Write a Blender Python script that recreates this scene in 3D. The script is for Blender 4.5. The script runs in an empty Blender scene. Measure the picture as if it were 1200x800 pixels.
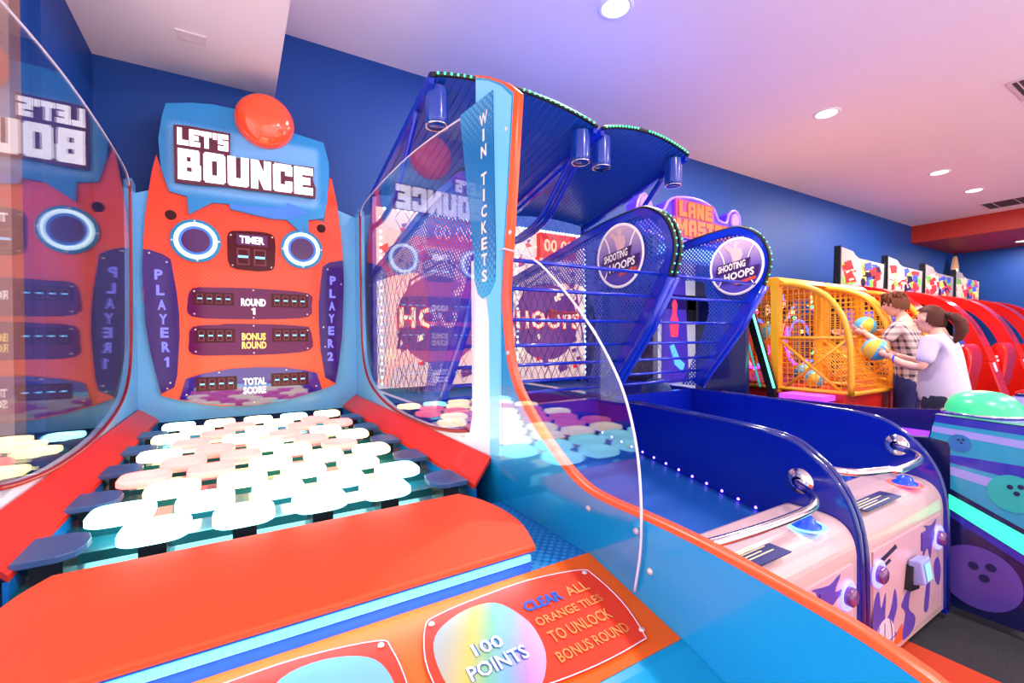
import bpy, math, random
from mathutils import Vector, Matrix
random.seed(7)
SC = bpy.context.scene
COL = SC.collection
# ---------------------------------------------------------------- camera
cd = bpy.data.cameras.new('camera'); cam = bpy.data.objects.new('camera', cd); COL.objects.link(cam)
cd.sensor_width = 36.0; cd.lens = 532.0/1200*36; cd.clip_start = 0.02; cd.clip_end = 200
Rm = Matrix(((0.8540501, 0.00976712, -0.52009906), (-0.52014797, 0.00321079, -0.85407013), (-0.00667187, 0.99994715, 0.00782252)))
cam.matrix_world = Matrix.Translation((0, 0, 1.4)) @ Rm.to_4x4()
SC.camera = cam
# ---------------------------------------------------------------- world, exposure
SC.view_settings.view_transform = 'Standard'; SC.view_settings.look = 'None'
SC.view_settings.gamma = 1.0; SC.view_settings.use_curve_mapping = False
SC.view_settings.exposure = 0.0
w = bpy.data.worlds.new('daylight'); SC.world = w; w.use_nodes = True
bg = w.node_tree.nodes['Background']; bg.inputs[0].default_value = (1.0, 0.90, 0.90, 1); bg.inputs[1].default_value = 2.7
# room lamps, the later ones added out of view for fill light (the disc of each ceiling light is built further down, at the same spots)
LAMPS = [(2.306, 2.355), (5.29, 2.345), (8.6, 2.365), (10.15, 2.375), (-0.1, -0.6), (2.3, -0.6), (5.2, -0.6), (8.2, -0.6), (2.3, -3.2), (5.2, -3.2), (11.6, -0.6)]
LAMP_W = 78.0
for lx, ly in LAMPS:
    ld = bpy.data.lights.new('downlight', 'AREA'); ld.shape = 'DISK'; ld.size = 0.17; ld.energy = LAMP_W; ld.color = (1.0, 0.93, 0.90)
    lo = bpy.data.objects.new('downlight', ld); COL.objects.link(lo); lo.location = (lx, ly, 3.69)
ld = bpy.data.lights.new('soffit_downlight', 'AREA'); ld.shape = 'DISK'; ld.size = 0.15; ld.energy = 40; ld.color = (1, .93, .9)
lo = bpy.data.objects.new('soffit_downlight', ld); COL.objects.link(lo); lo.location = (14.1, 2.58, 3.33)

# ---------------------------------------------------------------- helpers
def lin(c):
    return tuple(((v/255.0)/12.92 if v/255.0 <= .04045 else ((v/255.0+.055)/1.055)**2.4) for v in c[:3]) + (1.0,)
class NT:
    def __init__(s, m): s.t = m.node_tree
    def n(s, k, **kw):
        x = s.t.nodes.new(k)
        for a, b in kw.items(): setattr(x, a, b)
        return x
    def m(s, op, a, b=None, c=None):
        x = s.n('ShaderNodeMath', operation=op)
        for i, v in enumerate((a, b, c)):
            if v is None: continue
            if isinstance(v, (int, float)): x.inputs[i].default_value = v
            else: s.t.links.new(v, x.inputs[i])
        return x.outputs[0]
    def xyz(s):
        tc = s.n('ShaderNodeTexCoord'); sp = s.n('ShaderNodeSeparateXYZ'); s.t.links.new(tc.outputs['Object'], sp.inputs[0])
        return sp.outputs[0], sp.outputs[1], sp.outputs[2]
    def mix(s, f, a, b):
        x = s.n('ShaderNodeMix', data_type='RGBA')
        for i, v in ((0, f), (6, a), (7, b)):
            if isinstance(v, (int, float)): x.inputs[i].default_value = v
            elif isinstance(v, tuple): x.inputs[i].default_value = v
            else: s.t.links.new(v, x.inputs[i])
        return x.outputs[2]
    def clamp(s, a):
        x = s.n('ShaderNodeClamp'); s.t.links.new(a, x.inputs[0]); return x.outputs[0]
MATS = {}
def mat(name, rgb, rough=.4, metal=0.0, emit=None, es=0.0, var=.05, scale=30, coat=0.0, bump=0.0, spec=.5):
    if name in MATS: return MATS[name]
    m = bpy.data.materials.new(name); m.use_nodes = True; nt = NT(m); b = m.node_tree.nodes['Principled BSDF']
    c = lin(rgb)
    tc = nt.n('ShaderNodeTexCoord'); no = nt.n('ShaderNodeTexNoise'); no.inputs['Scale'].default_value = scale
    m.node_tree.links.new(tc.outputs['Object'], no.inputs['Vector'])
    d = tuple(v*(1-var*2) for v in c[:3])+(1,); e = tuple(min(1, v*(1+var)) for v in c[:3])+(1,)
    m.node_tree.links.new(nt.mix(no.outputs[0], d, e), b.inputs['Base Color'])
    b.inputs['Roughness'].default_value = rough; b.inputs['Metallic'].default_value = metal
    b.inputs['Specular IOR Level'].default_value = spec
    if coat: b.inputs['Coat Weight'].default_value = coat; b.inputs['Coat Roughness'].default_value = .05
    if emit:
        b.inputs['Emission Color'].default_value = lin(emit); b.inputs['Emission Strength'].default_value = es
    if bump:
        bp = nt.n('ShaderNodeBump'); bp.inputs['Strength'].default_value = bump; m.node_tree.links.new(no.outputs[0], bp.inputs['Height']); m.node_tree.links.new(bp.outputs[0], b.inputs['Normal'])
    MATS[name] = m; return m
def glow(name, rgb, es, base=None): return mat(name, base or rgb, .3, emit=rgb, es=es, var=.02)
def glass(name, tint=(1, 1, 1), ior=1.5, gain=1.0):
    if name in MATS: return MATS[name]
    m = bpy.data.materials.new(name); m.use_nodes = True; nt = NT(m); t = m.node_tree
    t.nodes.remove(t.nodes['Principled BSDF']); out = t.nodes['Material Output']
    tr = nt.n('ShaderNodeBsdfTransparent'); tr.inputs[0].default_value = tint+(1,)
    gl = nt.n('ShaderNodeBsdfGlossy'); gl.inputs['Roughness'].default_value = 0.0
    fr = nt.n('ShaderNodeFresnel'); ge = nt.n('ShaderNodeNewGeometry')   # the same reflectance on the way in and out of the thin sheet
    t.links.new(nt.m('ADD', nt.m('MULTIPLY', ge.outputs['Backfacing'], 1.0/ior-ior), ior), fr.inputs[0])
    f = nt.clamp(nt.m('MULTIPLY', fr.outputs[0], gain))
    mx = nt.n('ShaderNodeMixShader'); t.links.new(f, mx.inputs[0]); t.links.new(tr.outputs[0], mx.inputs[1]); t.links.new(gl.outputs[0], mx.inputs[2]); t.links.new(mx.outputs[0], out.inputs[0])
    MATS[name] = m; return m
def dots_mask(nt, a, b, pitch, mask):
    # halftone print: dots on a diagonal grid whose radius follows the mask
    u = nt.m('DIVIDE', nt.m('ADD', a, b), pitch*1.4142); v = nt.m('DIVIDE', nt.m('SUBTRACT', a, b), pitch*1.4142)
    fu = nt.m('SUBTRACT', nt.m('FRACT', nt.m('ADD', u, 100.0)), .5); fv = nt.m('SUBTRACT', nt.m('FRACT', nt.m('ADD', v, 100.0)), .5)
    d = nt.m('SQRT', nt.m('ADD', nt.m('MULTIPLY', fu, fu), nt.m('MULTIPLY', fv, fv)))
    return nt.m('LESS_THAN', d, nt.m('MULTIPLY', mask, .75))
def halftone(name, ca, cb, maskf, axes=(0, 2), pitch=.013, rough=.3, coat=.3):
    m = bpy.data.materials.new(name); m.use_nodes = True; nt = NT(m); b = m.node_tree.nodes['Principled BSDF']
    p = nt.xyz(); mk = maskf(nt, *p)
    dm = dots_mask(nt, p[axes[0]], p[axes[1]], pitch, mk)
    m.node_tree.links.new(nt.mix(dm, lin(ca), lin(cb)), b.inputs['Base Color'])
    b.inputs['Roughness'].default_value = rough; b.inputs['Coat Weight'].default_value = coat
    MATS[name] = m; return m
def grad(name, ca, cb, maskf, rough=.3, coat=.2):
    m = bpy.data.materials.new(name); m.use_nodes = True; nt = NT(m); b = m.node_tree.nodes['Principled BSDF']
    m.node_tree.links.new(nt.mix(nt.clamp(maskf(nt, *nt.xyz())), lin(ca), lin(cb)), b.inputs['Base Color'])
    b.inputs['Roughness'].default_value = rough; b.inputs['Coat Weight'].default_value = coat
    MATS[name] = m; return m
def perforated(name, rgb, axes, pitch, rad):
    m = bpy.data.materials.new(name); m.use_nodes = True; nt = NT(m); t = m.node_tree; b = t.nodes['Principled BSDF']; out = t.nodes['Material Output']
    b.inputs['Base Color'].default_value = lin(rgb); b.inputs['Roughness'].default_value = .3; b.inputs['Coat Weight'].default_value = .4
    p = nt.xyz()
    u = nt.m('DIVIDE', nt.m('ADD', p[axes[0]], p[axes[1]]), pitch*1.4142); v = nt.m('DIVIDE', nt.m('SUBTRACT', p[axes[0]], p[axes[1]]), pitch*1.4142)
    fu = nt.m('SUBTRACT', nt.m('FRACT', nt.m('ADD', u, 200.0)), .5); fv = nt.m('SUBTRACT', nt.m('FRACT', nt.m('ADD', v, 200.0)), .5)
    d = nt.m('SQRT', nt.m('ADD', nt.m('MULTIPLY', fu, fu), nt.m('MULTIPLY', fv, fv)))
    h = nt.m('LESS_THAN', d, rad)
    tr = nt.n('ShaderNodeBsdfTransparent'); mx = nt.n('ShaderNodeMixShader')
    t.links.new(h, mx.inputs[0]); t.links.new(b.outputs[0], mx.inputs[1]); t.links.new(tr.outputs[0], mx.inputs[2]); t.links.new(mx.outputs[0], out.inputs[0])
    MATS[name] = m; return m

class MB:
    def __init__(s): s.v = []; s.f = []; s.mi = []; s.k = 0; s.sm = []; s.smooth = False
    def add(s, vs, fs):
        o = len(s.v); s.v += [tuple(v) for v in vs]
        for f in fs: s.f.append(tuple(o+i for i in f)); s.mi.append(s.k); s.sm.append(s.smooth)
        return s
    def box(s, x0, x1, y0, y1, z0, z1):
        v = [(x, y, z) for x in (x0, x1) for y in (y0, y1) for z in (z0, z1)]
        return s.add(v, [(0, 1, 3, 2), (4, 6, 7, 5), (0, 4, 5, 1), (2, 3, 7, 6), (0, 2, 6, 4), (1, 5, 7, 3)])
    def prism(s, poly, ax, a, b):
        n = len(poly)
        def P(p, t):
            if ax == 'X': return (t, p[0], p[1])
            if ax == 'Y': return (p[0], t, p[1])
            return (p[0], p[1], t)
        v = [P(p, a) for p in poly]+[P(p, b) for p in poly]
        f = [tuple(range(n)), tuple(range(2*n-1, n-1, -1))]+[(i, i+n, (i+1) % n+n, (i+1) % n) for i in range(n)]
        return s.add(v, f)
    def strip(s, A, B_, ax, a, b):   # band between two equally long outlines, extruded
        P = (lambda p, t: (t, p[0], p[1])) if ax == 'X' else ((lambda p, t: (p[0], t, p[1])) if ax == 'Y' else (lambda p, t: (p[0], p[1], t)))
        n = len(A); sm = s.smooth
        for L in (A, B_):
            s.smooth = True; s.add([P(p, a) for p in L]+[P(p, b) for p in L], [(i, i+1, n+i+1, n+i) for i in range(n-1)])
        s.smooth = False
        for t in (a, b): s.add([P(p, t) for p in A]+[P(p, t) for p in B_], [(i, i+1, n+i+1, n+i) for i in range(n-1)])
        for i in (0, n-1): s.add([P(A[i], a), P(A[i], b), P(B_[i], b), P(B_[i], a)], [(0, 1, 2, 3)])
        s.smooth = sm
        return s
    def tube(s, pts, r, n=8, closed=False, rs=None):
        pts = [Vector(p) for p in pts]; m = len(pts); up = Vector((0, 0, 1)); vs = []; prev = None
        for i, p in enumerate(pts):
            if closed: t = pts[(i+1) % m]-pts[i-1]
            else: t = pts[min(i+1, m-1)]-pts[max(i-1, 0)]
            t.normalize()
            if prev is None:
                a = t.cross(up if abs(t.z) < .9 else Vector((1, 0, 0)))
            else: a = prev-t*prev.dot(t)
            a.normalize(); prev = a; b = t.cross(a); rr = rs[i] if rs else r
            for k in range(n):
                an = 2*math.pi*k/n; vs.append(p+a*math.cos(an)*rr+b*math.sin(an)*rr)
        fs = []
        for i in range(m if closed else m-1):
            for k in range(n):
                j = (i+1) % m; fs.append((i*n+k, i*n+(k+1) % n, j*n+(k+1) % n, j*n+k))
        if not closed: fs += [tuple(range(n-1, -1, -1)), tuple((m-1)*n+k for k in range(n))]
        sm = s.smooth; s.smooth = True; s.add(vs, fs); s.smooth = sm; return s
    def lathe(s, prof, c, axis='Z', n=28, a0=0, a1=2*math.pi):
        full = abs(a1-a0-2*math.pi) < 1e-6; vs = []; m = len(prof); cnt = n if full else n+1
        for k in range(cnt):
            an = a0+(a1-a0)*k/n; co, si = math.cos(an), math.sin(an)
            for r, h in prof:
                if axis == 'Z': vs.append((c[0]+r*co, c[1]+r*si, c[2]+h))
                elif axis == 'Y': vs.append((c[0]+r*co, c[1]+h, c[2]+r*si))
                else: vs.append((c[0]+h, c[1]+r*co, c[2]+r*si))
        fs = []
        for k in range(n):
            j = (k+1) % cnt
            for i in range(m-1): fs.append((k*m+i, j*m+i, j*m+i+1, k*m+i+1))
        sm = s.smooth; s.smooth = True; s.add(vs, fs); s.smooth = sm; return s
    def disc(s, c, r, axis, h, n=28, ry=None):
        ry = ry or r
        poly = [(r*math.cos(2*math.pi*i/n), ry*math.sin(2*math.pi*i/n)) for i in range(n)]
        if axis == 'Y': return s.prism([(c[0]+p[0], c[2]+p[1]) for p in poly], 'Y', c[1], c[1]+h)
        if axis == 'X': return s.prism([(c[1]+p[0], c[2]+p[1]) for p in poly], 'X', c[0], c[0]+h)
        return s.prism([(c[0]+p[0], c[1]+p[1]) for p in poly], 'Z', c[2], c[2]+h)
    def xf(s, M, start=0):
        for i in range(start, len(s.v)): s.v[i] = tuple(M @ Vector(s.v[i]))
        return s
def link(o, parent=None):
    COL.objects.link(o)
    if parent is not None: o.parent = parent
    return o
ORG = {}
def root(name, label, cat, loc=(0, 0, 0), group=None):
    o = bpy.data.objects.new(name, None); link(o); o.location = loc; o.empty_display_size = .1
    o['label'] = label; o['category'] = cat
    if group: o['group'] = group
    ORG[o.name] = Vector(loc); return o
def origin(o):
    while o.parent: o = o.parent
    return ORG.get(o.name, Vector((0, 0, 0)))
def build(mb, name, mats, parent=None, label=None, kind=None, bevel=0, fix=True):
    """one mesh object; vertices are given in world metres and moved to the thing's own origin"""
    if not isinstance(mats, (list, tuple)): mats = [mats]
    O = origin(parent) if parent else Vector((0, 0, 0))
    me = bpy.data.meshes.new(name); me.from_pydata([tuple(Vector(v)-O) for v in mb.v], [], mb.f)
    for m in mats: me.materials.append(m)
    for p, k, sm in zip(me.polygons, mb.mi, mb.sm): p.material_index = min(k, len(mats)-1); p.use_smooth = sm
    if fix:
        import bmesh
        bm = bmesh.new(); bm.from_mesh(me); bmesh.ops.recalc_face_normals(bm, faces=bm.faces); bm.to_mesh(me); bm.free()
    me.update()
    o = bpy.data.objects.new(name, me); link(o, parent)
    if label: o['label'] = label
    if kind: o['kind'] = kind
    if bevel:
        bv = o.modifiers.new('bevel', 'BEVEL'); bv.width = bevel; bv.segments = 2; bv.limit_method = 'ANGLE'; bv.angle_limit = .7
    return o
def tag(o, label, cat, group=None):
    o['label'] = label; o['category'] = cat
    if group: o['group'] = group
    return o
def struct(mb, name, m, parent=None, kind='structure'):
    o = build(mb, name, m, parent)
    if parent is None: o['kind'] = kind
    return o
def smooth(pts, n=4, closed=True):
    out = []; m = len(pts)
    for i in range(m if closed else m-1):
        g = (lambda k: pts[k % m]) if closed else (lambda k: pts[max(0, min(m-1, k))])
        p0, p1, p2, p3 = g(i-1), g(i), g(i+1), g(i+2)
        for j in range(n):
            t = j/n
            out.append(tuple(.5*(2*b+(-a+c)*t+(2*a-5*b+4*c-d)*t*t+(-a+3*b-3*c+d)*t**3) for a, b, c, d in zip(p0, p1, p2, p3)))
    if not closed: out.append(tuple(pts[-1]))
    return out
# lettering ------------------------------------------------------------
_t = {}
def text_mesh(s, bold=0.0, spacing=1.0):
    k = (s, bold, spacing)
    if k in _t: return _t[k]
    c = bpy.data.curves.new('lettering', 'FONT'); c.body = s; c.offset = bold; c.resolution_u = 2; c.space_character = spacing
    o = bpy.data.objects.new('lettering', c); me = o.to_mesh()
    vs = [tuple(v.co) for v in me.vertices]; fs = [tuple(p.vertices) for p in me.polygons]
    o.to_mesh_clear(); bpy.data.objects.remove(o); bpy.data.curves.remove(c)
    x0 = min(v[0] for v in vs); x1 = max(v[0] for v in vs); y0 = min(v[1] for v in vs); y1 = max(v[1] for v in vs)
    vs = [((v[0]-x0)/(x1-x0), (v[1]-y0)/(y1-y0), 0) for v in vs]
    _t[k] = (vs, fs); return _t[k]
def put_one(mb, o, u, v, w_, h, lift=.001):
    o, u, v = Vector(o), Vector(u).normalized(), Vector(v).normalized(); n = u.cross(v)
    q = [(.42, 0), (.9, 0), (.9, 1), (.52, 1), (.05, .82), (.05, .62), (.42, .74)]
    return mb.add([o+u*(a*w_)+v*(b*h)+n*lift for a, b in q], [tuple(range(7))])
def put_text(mb, s, o, u, v, w_, h, bold=.02, lift=.001, spacing=1.0):
    """lettering in the box with corner o, unit directions u (reading) and v (up)"""
    o, u, v = Vector(o), Vector(u).normalized(), Vector(v).normalized(); n = u.cross(v)
    vs, fs = text_mesh(s, bold, spacing)
    mb.add([o+u*(p[0]*w_)+v*(p[1]*h)+n*lift for p in vs], fs); return mb
BLK = {'L': [(0, 0, .42, 1), (0, 0, 1, .3)], 'E': [(0, 0, .42, 1), (0, 0, 1, .27), (0, .37, .86, .63), (0, .73, 1, 1)], 'T': [(0, .7, 1, 1), (.29, 0, .71, 1)],
       'S': [(0, 0, 1, .27), (.6, .1, 1, .6), (0, .38, 1, .62), (0, .45, .4, .9), (0, .73, 1, 1)], "'": [(0, .62, 1, 1)],
       'B': [(0, 0, .38, 1), (0, 0, .95, .27), (0, .42, .88, .6), (0, .76, .9, 1), (.6, .05, 1, .5), (.56, .5, .94, .95)],
       'O': [(0, .06, .38, .94), (.62, .06, 1, .94), (.07, 0, .93, .25), (.07, .75, .93, 1)], 'U': [(0, .05, .38, 1), (.62, .05, 1, 1), (.07, 0, .93, .27)],
       'C': [(0, .06, .38, .94), (.07, 0, .93, .27), (.07, .75, .93, 1), (.62, .6, 1, .94), (.62, .06, 1, .4)], 'R': [(0, 0, .38, 1), (0, .42, .95, .6), (0, .76, .95, 1), (.6, .5, .98, .95), (.55, 0, .95, .5)],
       'A': [(0, 0, .36, .9), (.64, 0, 1, .9), (.1, .72, .9, 1), (0, .3, 1, .5)], 'H': [(0, 0, .38, 1), (.62, 0, 1, 1), (0, .37, 1, .63)], 'P': [(0, 0, .38, 1), (0, .35, .95, .55), (0, .76, .95, 1), (.6, .4, .98, .95)]}
BLP = {'N': [[(0, 0), (.36, 0), (.36, 1), (0, 1)], [(.64, 0), (1, 0), (1, 1), (.64, 1)], [(0, 1), (.38, 1), (1, 0), (.62, 0)]],
       'M': [[(0, 0), (.28, 0), (.28, 1), (0, 1)], [(.72, 0), (1, 0), (1, 1), (.72, 1)], [(0, 1), (.3, 1), (.6, .3), (.4, .3)], [(1, 1), (.7, 1), (.4, .3), (.6, .3)]]}
def put_block(mb, s, o, u, v, wid, h, gap=.05, th=.006, narrow={"'": .4, 'M': 1.3}):
    o, u, v = Vector(o), Vector(u).normalized(), Vector(v).normalized(); n = u.cross(v)
    ws = [narrow.get(c, 1.0) for c in s]; tot = sum(ws)+gap*(len(s)-1); x = 0
    for ci, c in enumerate(s):
        polys = [[(a, b), (c2, b), (c2, d), (a, d)] for a, b, c2, d in BLK.get(c, [])]+BLP.get(c, [])
        for pi, po in enumerate(polys):
            t = th+pi*.0002
            q = [(o+u*((x+p[0]*ws[ci])/tot*wid)+v*(p[1]*h)) for p in po]; k = len(q)
            mb.add([p for p in q]+[p+n*t for p in q], [tuple(range(k-1, -1, -1)), tuple(range(k, 2*k))]+[(i, (i+1) % k, (i+1) % k+k, i+k) for i in range(k)])
        x += ws[ci]+gap
    return mb
BOARD = [(-0.412, 2.559), (-0.434, 2.454), (-0.45, 2.34), (-0.47, 2.171), (-0.482, 1.979), (-0.486, 1.83), (-0.487, 1.709), (-0.476, 1.565), (-0.475, 1.499), (-0.454, 1.335), (-0.428, 1.201), (-0.4, 1.051), (-0.311, 1.017), (-0.187, 0.98), (-0.07, 0.957), (0.09, 0.949), (0.287, 0.963), (0.541, 1.031), (0.633, 1.064), (0.653, 1.167), (0.685, 1.43), (0.701, 1.832), (0.686, 2.151), (0.658, 2.402), (0.622, 2.587), (0.606, 2.596), (0.567, 2.263), (0.129, 2.325), (-0.253, 2.406), (-0.383, 2.464)]
BUBBLE = [(-0.358, 2.881), (-0.224, 2.92), (-0.109, 2.938), (0.015, 2.941), (0.185, 2.914), (0.377, 2.859), (0.562, 2.835), (0.597, 2.702), (0.6, 2.624), (0.583, 2.402), (0.561, 2.286), (0.456, 2.257), (0.459, 2.169), (0.434, 2.157), (0.392, 2.176), (0.316, 2.242), (0.218, 2.237), (0.102, 2.252), (-0.021, 2.27), (-0.027, 2.304), (-0.121, 2.297), (-0.248, 2.204), (-0.255, 2.318), (-0.348, 2.337), (-0.386, 2.47), (-0.398, 2.653), (-0.377, 2.804)]
P1 = [(-0.481, 1.961), (-0.45, 1.961), (-0.387, 1.94), (-0.345, 1.911), (-0.316, 1.703), (-0.305, 1.568), (-0.303, 1.432), (-0.319, 1.175), (-0.334, 1.101), (-0.399, 1.066), (-0.427, 1.201), (-0.452, 1.335), (-0.473, 1.499), (-0.475, 1.564), (-0.485, 1.829)]
P2 = [(0.555, 1.935), (0.598, 1.966), (0.695, 1.99), (0.699, 1.83), (0.683, 1.43), (0.66, 1.231), (0.632, 1.073), (0.561, 1.119), (0.533, 1.315), (0.523, 1.508), (0.523, 1.664), (0.538, 1.821)]
TIMER = [(-0.032, 2.114), (0.039, 2.134), (0.165, 2.14), (0.231, 2.124), (0.243, 2.066), (0.242, 1.988), (0.231, 1.892), (0.16, 1.872), (0.099, 1.871), (-0.024, 1.89), (-0.04, 2.014)]
ROUND = [(-0.233, 1.732), (-0.121, 1.743), (-0.026, 1.748), (0.162, 1.748), (0.451, 1.731), (0.473, 1.647), (0.449, 1.563), (0.225, 1.543), (-0.028, 1.539), (-0.238, 1.552), (-0.26, 1.637)]
BONUS = [(-0.234, 1.484), (-0.095, 1.499), (-0.028, 1.506), (0.225, 1.505), (0.429, 1.492), (0.457, 1.477), (0.474, 1.409), (0.456, 1.322), (0.223, 1.297), (-0.03, 1.298), (-0.236, 1.308), (-0.253, 1.396)]
TOTAL = [(-0.273, 1.151), (-0.185, 1.179), (-0.031, 1.206), (0.123, 1.209), (0.288, 1.202), (0.426, 1.177), (0.503, 1.153), (0.539, 1.032), (0.286, 0.967), (0.09, 0.953), (-0.034, 0.961), (-0.187, 0.987), (-0.307, 1.023)]
PLATE = [(-0.318, 2.747), (-0.247, 2.756), (-0.016, 2.759), (-0.02, 2.612), (-0.008, 2.603), (0.221, 2.625), (0.341, 2.624), (0.494, 2.632), (0.484, 2.541), (0.504, 2.483), (0.499, 2.41), (0.366, 2.412), (0.232, 2.409), (0.072, 2.403), (-0.043, 2.405), (-0.197, 2.39), (-0.316, 2.389)]
TILE_ROWS = ['cccc', 'ccccc', 'yyyy', 'rryyy', 'rryr', 'yryry', 'ryry', 'yryrr', 'yryr', 'cyycy']
# ================================================================ the room
M_wall = mat('blue_wall_paint', (0, 66, 150), .55, var=.02, scale=3)
M_ceil = mat('pale_ceiling_paint', (244, 228, 236), .8, var=.015, scale=2)
M_red = mat('red_orange_soffit_paint', (186, 40, 20), .5, var=.03, scale=2)
M_floor = mat('charcoal_speckled_carpet', (50, 47, 56), .95, var=.5, scale=130, bump=.8)
M_floor2 = mat('orange_carpet', (205, 62, 24), .9, var=.2, scale=300, bump=.4)
M_wood = mat('pinkish_brown_frame', (150, 110, 104), .5, var=.1, scale=12)
M_white = mat('white_plastic', (240, 238, 240), .4, var=.01)
M_black = mat('black_plastic', (14, 14, 18), .4, var=.05)
M_steel = mat('chrome', (215, 215, 220), .12, metal=1.0, var=.03)
struct(MB().box(2.62, 14.9, -.8, 3.85, -.05, 0), 'floor', M_floor)
struct(MB().box(-.76, 2.62, -.8, 3.85, -.05, 0), 'floor', M_floor2)
struct(MB().box(-.76, 14.9, -7, -.8, -.05, 0), 'floor', mat('pale_bounce_floor', (235, 222, 226), .5, var=.02, scale=3))  # unseen pale floor area, added to bounce light onto the ceiling
struct(MB().box(-.9, 15.1, -7, 4.0, 3.72, 3.82), 'ceiling', M_ceil)
struct(MB().box(-.9, 15.1, 3.85, 4.0, 0, 3.72), 'wall_back', M_wall)
struct(MB().box(14.9, 15.1, -7, 3.85, 0, 3.72), 'wall_right', M_wall)
wl = MB().box(-.9, -.76, 2.95, 3.85, 0, 3.72).box(-.9, -.8, 2.78, 2.95, 0, 3.72).box(-.9, -.76, -5, 2.78, 3.3, 3.72).box(-.9, -.76, -7, -5, 0, 3.72)
struct(wl, 'wall_left', M_wall)
wf = bpy.data.objects.new('window_1', None); link(wf); wf['kind'] = 'structure'; wf.location = (-.83, 1.4, 0); ORG[wf.name] = Vector(wf.location)
MUL = [-4.9, -3.1, -1.3, .5, 2.66]  # window run lengthened out of view to light the ceiling and dropped box
for b in [(-.88, -.78, 2.66, 2.78, 0, 3.3), (-.88, -.78, -5, -4.9, 0, 3.3), (-.88, -.78, -4.9, 2.66, 3.2, 3.3), (-.88, -.78, -4.9, 2.66, 0, .1)]+[(-.87, -.79, y-.03, y+.03, .1, 3.2) for y in MUL[1:-1]]:
    build(MB().box(*b), 'window_frame', M_wood, wf)
M_pane = glass('window_glass', (.97, .98, .98))
for y0, y1 in zip(MUL[:-1], MUL[1:]): build(MB().box(-.835, -.825, y0, y1, .1, 3.2), 'window_pane', M_pane, wf)
# dropped ceiling box over the near corner, red soffit along the right wall
struct(MB().box(-.76, .27, -7, 3.85, 3.22, 3.72), 'trim_1', M_ceil)
struct(MB().box(12.35, 14.9, -7, 3.85, 3.36, 3.72), 'trim_2', M_red)
M_lamp = glow('lamp_diffuser', (255, 250, 245), 7, (250, 250, 250))
def ceiling_light(x, y, z, r, label):
    t = root('ceiling_light', label, 'light', (x, y, z), 'round recessed ceiling lights')
    build(MB().lathe([(r*.86, -.004), (r, -.012), (r*1.16, -.008), (r*1.2, .0)], (x, y, z), 'Z', 32), 'trim_ring', M_white, t)
    build(MB().lathe([(0, -.006), (r*.9, -.006)], (x, y, z), 'Z', 32), 'diffuser', M_lamp, t)
LL = ['largest recessed round ceiling light, nearest the camera at the top edge', 'recessed round ceiling light above the orange basketball cages, second from the camera',
      'recessed round ceiling light third from the camera, left of the last pair', 'small recessed round ceiling light farthest along the white ceiling']
for i, (lx, ly) in enumerate(LAMPS):
    ceiling_light(lx, ly, 3.72, .105, LL[i] if i < 4 else 'added recessed round ceiling light, out of view behind the camera')
ceiling_light(14.1, 2.58, 3.36, .09, 'tiny recessed light in the underside of the red soffit')
def vent(x0, x1, y0, y1, z, label, n, mdark, mlight, alongx=True):
    t = root('ceiling_vent', label, 'vent', ((x0+x1)/2, (y0+y1)/2, z))
    f = MB(); s = .03
    for b in ((x0, x1, y0, y0+s), (x0, x1, y1-s, y1), (x0, x0+s, y0+s, y1-s), (x1-s, x1, y0+s, y1-s)): f.box(b[0], b[1], b[2], b[3], z-.01, z-.0005)
    build(f, 'vent_frame', mlight, t)
    build(MB().box(x0+s, x1-s, y0+s, y1-s, z-.003, z-.0005), 'backing', mdark, t)
    for i in range(n):
        a = y0+s+(y1-y0-2*s)*(i+.5)/n
        build(MB().box(x0+s, x1-s, a-.004, a+.004, z-.009, z-.003), 'slat', mlight, t)
M_vd = mat('vent_shadow_grey', (70, 60, 66), .8); M_vl = mat('vent_pale_metal', (225, 200, 212), .5)
vent(6.1, 6.7, .62, 1.22, 3.72, 'square louvred ceiling vent at the right edge of the photo', 7, M_vd, M_vl)
vent(-.285, -.135, 3.285, 3.39, 3.22, 'small pale vent in the dropped ceiling above the bounce game', 4, mat('vent_pink_grey', (222, 200, 208), .8), mat('vent_ceiling_pink', (238, 218, 226), .6))
vent(11.3, 11.95, 1.2, 2.6, 3.72, 'long grey linear vent in the ceiling before the red soffit', 5, M_vd, M_vl)
# ================================================================ the bounce game
XC = .135
def mx(x): return 2*XC-x
B_ = root('bounce_arcade_game', "big orange and light blue two-player ball-bounce arcade machine in the foreground", 'arcade game', (XC, 2.2, 0))
M_lb = mat('light_blue_laminate', (14, 148, 208), .28, var=.02, scale=6, coat=.35)
M_bay = mat('bay_blue_laminate', (110, 188, 244), .3, var=.02, scale=6, coat=.2)
M_lbp = mat('pale_blue_laminate', (112, 196, 232), .3, var=.02, scale=6, coat=.3)
M_blue = mat('mid_blue_laminate', (10, 118, 196), .35, var=.02, scale=6, coat=.2)
M_or = mat('orange_red_laminate', (255, 62, 22), .4, var=.02, scale=5)
M_bench = mat('red_vinyl_cushion', (250, 74, 18), .5, var=.02, scale=8)
M_edge = mat('orange_edge_moulding', (255, 78, 20), .35, var=.02)
M_strip = mat('red_laminate_strip', (246, 48, 28), .4, var=.02, coat=.1)
M_purp = mat('dark_purple_acrylic', (62, 22, 120), .08, var=.05, coat=.25, spec=.3)
M_plum = mat('plum_display_acrylic', (104, 0, 84), .08, var=.05, coat=.2, spec=.25)
M_winered = mat('dark_red_display', (78, 0, 22), .15, var=.05, spec=.25)
M_letw = glow('backlit_white_lettering', (255, 250, 255), 1.0)
M_let = mat('white_print', (250, 248, 252), .4, var=.0)
M_letp = glow('lilac_backlit_lettering', (120, 120, 250), .55)
M_lety = glow('yellow_backlit_lettering', (250, 220, 110), .6)
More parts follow.
